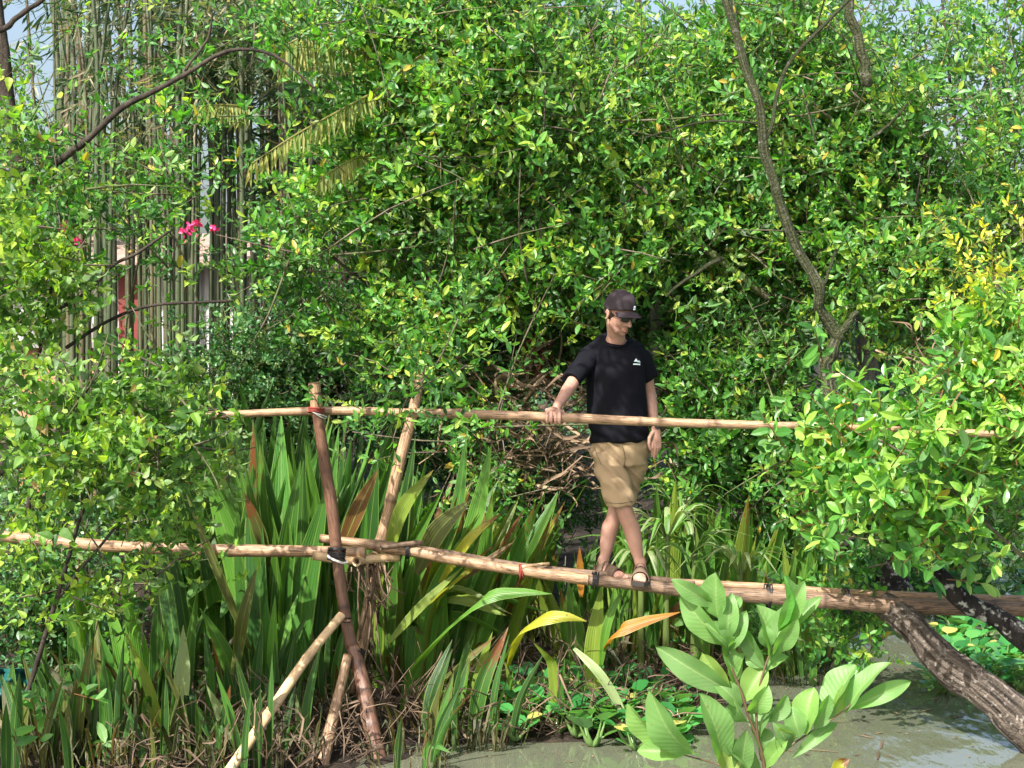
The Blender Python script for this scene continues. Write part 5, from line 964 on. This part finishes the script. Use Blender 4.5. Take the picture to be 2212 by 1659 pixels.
house = thing('house', 'pale corrugated house wall with a rust-red door glimpsed behind the bamboo stems', 'house', (P(280, 900, 19.)[0], 19., .5))
Hd = 19.; a0, a1 = P(20, 900, Hd), P(600, 900, Hd); zt = P(0, 560, Hd)[2]; zb = .2
m = MB(); xs = np.arange(a0[0], a1[0], .02); V = [(x, Hd+.018*math.sin(x*62), z) for x in xs for z in (zb, zt)]; m.quads(V, [(2*i, 2*i+2, 2*i+3, 2*i+1) for i in range(len(xs)-1)])
V2 = [(x, y, z) for x in (a0[0], a1[0]) for y in (Hd+.1, Hd+3) for z in (zb, zt)]; m.quads(V2, [(0, 1, 3, 2), (4, 6, 7, 5), (2, 3, 7, 6)])
m.build('wall', plain('pale_sheet_metal', (.55, .55, .56), .5, .4, 1, 3, (.3, .29, .28)), house)
m = MB(); x0, x1 = P(250, 0, Hd-.1)[0], P(302, 0, Hd-.1)[0]; box(m, ((x0+x1)/2, Hd-.06, (zb+P(0, 590, Hd)[2])/2), ((x1-x0)/2, .04, (P(0, 590, Hd)[2]-zb)/2)); m.build('door', plain('rust_red_paint', (.24, .04, .03), .6, .4, 1, 5, (.13, .03, .025)), house, False)
m = MB(); x0, x1 = P(30, 0, Hd-.9)[0], P(235, 0, Hd-.9)[0]; z0, z1 = .2, P(0, 752, Hd-.9)[2]; box(m, ((x0+x1)/2, Hd-.8, (z0+z1)/2), ((x1-x0)/2, .1, (z1-z0)/2)); lw = m.build('low_wall', plain('orange_plaster', (.55, .27, .15), .8, .2, 1, 4, (.4, .2, .12)), house, False)
m = MB(); box(m, ((x0+x1)/2, Hd-.85, z1+.035), ((x1-x0)/2+.05, .2, .03)); m.build('coping', plain('grey_cement', (.32, .3, .29), .8, .2, 1, 6), lw, False)
m = MB(); V = [(a0[0]-.3, Hd-.4, zt-.08), (a1[0]+.3, Hd-.4, zt-.08), (a1[0]+.3, Hd+1.6, zt+.35), (a0[0]-.3, Hd+1.6, zt+.35)]; V += [(x, y, z+.03) for x, y, z in V]; m.quads(V, [(3, 2, 1, 0), (4, 5, 6, 7), (0, 1, 5, 4), (1, 2, 6, 5), (2, 3, 7, 6), (3, 0, 4, 7)]); m.build('roof', plain('rusty_roofing', (.3, .13, .07), .7, .3, 1, 5, (.35, .33, .32)), house, False)
Mpink = plain('pink_petal', (.8, .05, .2), .5)
for i, (px, py, s_, lab) in enumerate([(408, 498, 15, 'largest bright pink blossom cluster in front of the bamboo'), (428, 484, 7, 'small pink blossom just above the largest cluster'), (140, 494, 8, 'pink blossom at far left above the house roof'), (128, 524, 6, 'small red-pink blossom left of the pair under the far left bloom'), (165, 522, 6, 'small red-pink blossom right of the pair under the far left bloom'), (462, 494, 5, 'faint pink blossom right of the largest cluster')]):
    m = MB(); c = P(px, py, 11.)
    for k in range(26 if s_ > 10 else 12):
        v, f, lu, lv = leaf_geo(.034, .026, 1, .3, .2); m.quads(v@basis(nrm(R.normal(0, 1, 3)), R.normal(0, 1, 3)).T+c+R.normal(0, M(s_, 11)*.45, 3), f)
    tag(m.build('blossom', Mpink, smooth=False), lab, 'flower', 'pink blossoms near the bamboo')
for pts, r, lab in (([(1875, 820, 13.5), (1872, 740, 13.5), (1868, 640, 13.5)], [26, 24, 18], 'grey weathered stump right of the slanting trunk'), ([(1412, 900, 12.9), (1415, 760, 12.9), (1420, 620, 12.9)], [15, 14, 12], 'grey bare trunk rising just right of the cap of the man')):
    m = MB(); c = catmull([P(*a) for a in pts], 24); tube(m, c, np.interp(np.linspace(0, 1, 24), [0, .5, 1], r)*13.2/FOC, 14, 'flat', .2, 7.); tag(m.build('tree_stump', M_grey), lab, 'tree trunk')
m = MB(); 
g = [[P(u, v, 9.6+.08*math.sin(u*.12+v*.07)+.05*math.sin(v*.2)) for u in np.linspace(-20, 105, 16)] for v in np.linspace(1445, 1535, 12)]
shell(m, g, .004); o = m.build('green_netting', plain('teal_netting', (.01, .1, .09), .5, .4, 1, 30, (.005, .05, .045), .8, 60)); tag(o, 'crumpled dark teal netting lying at the lower left edge', 'netting')

# repeats that still share a description are told apart by their order from the left
same = {}
for o in list(sc.collection.objects):
    if o.parent is None and o.get('label'): same.setdefault(o['label'], []).append(o)
ORD = ['leftmost', 'second-from-left', 'third-from-left', 'fourth-from-left', 'fifth-from-left', 'sixth-from-left', 'seventh-from-left', 'eighth-from-left', 'ninth-from-left', 'tenth-from-left', 'eleventh-from-left', 'twelfth-from-left', 'thirteenth-from-left', 'fourteenth-from-left']
for lab, os_ in same.items():
    if len(os_) < 2: continue
    def key(o):
        if o.location.length > .01: return o.location.x
        return float(np.mean([v.co.x for v in list(o.data.vertices)[:8]]))
    for i, o in enumerate(sorted(os_, key=key)): o['label'] = ORD[min(i, 13)]+' '+lab
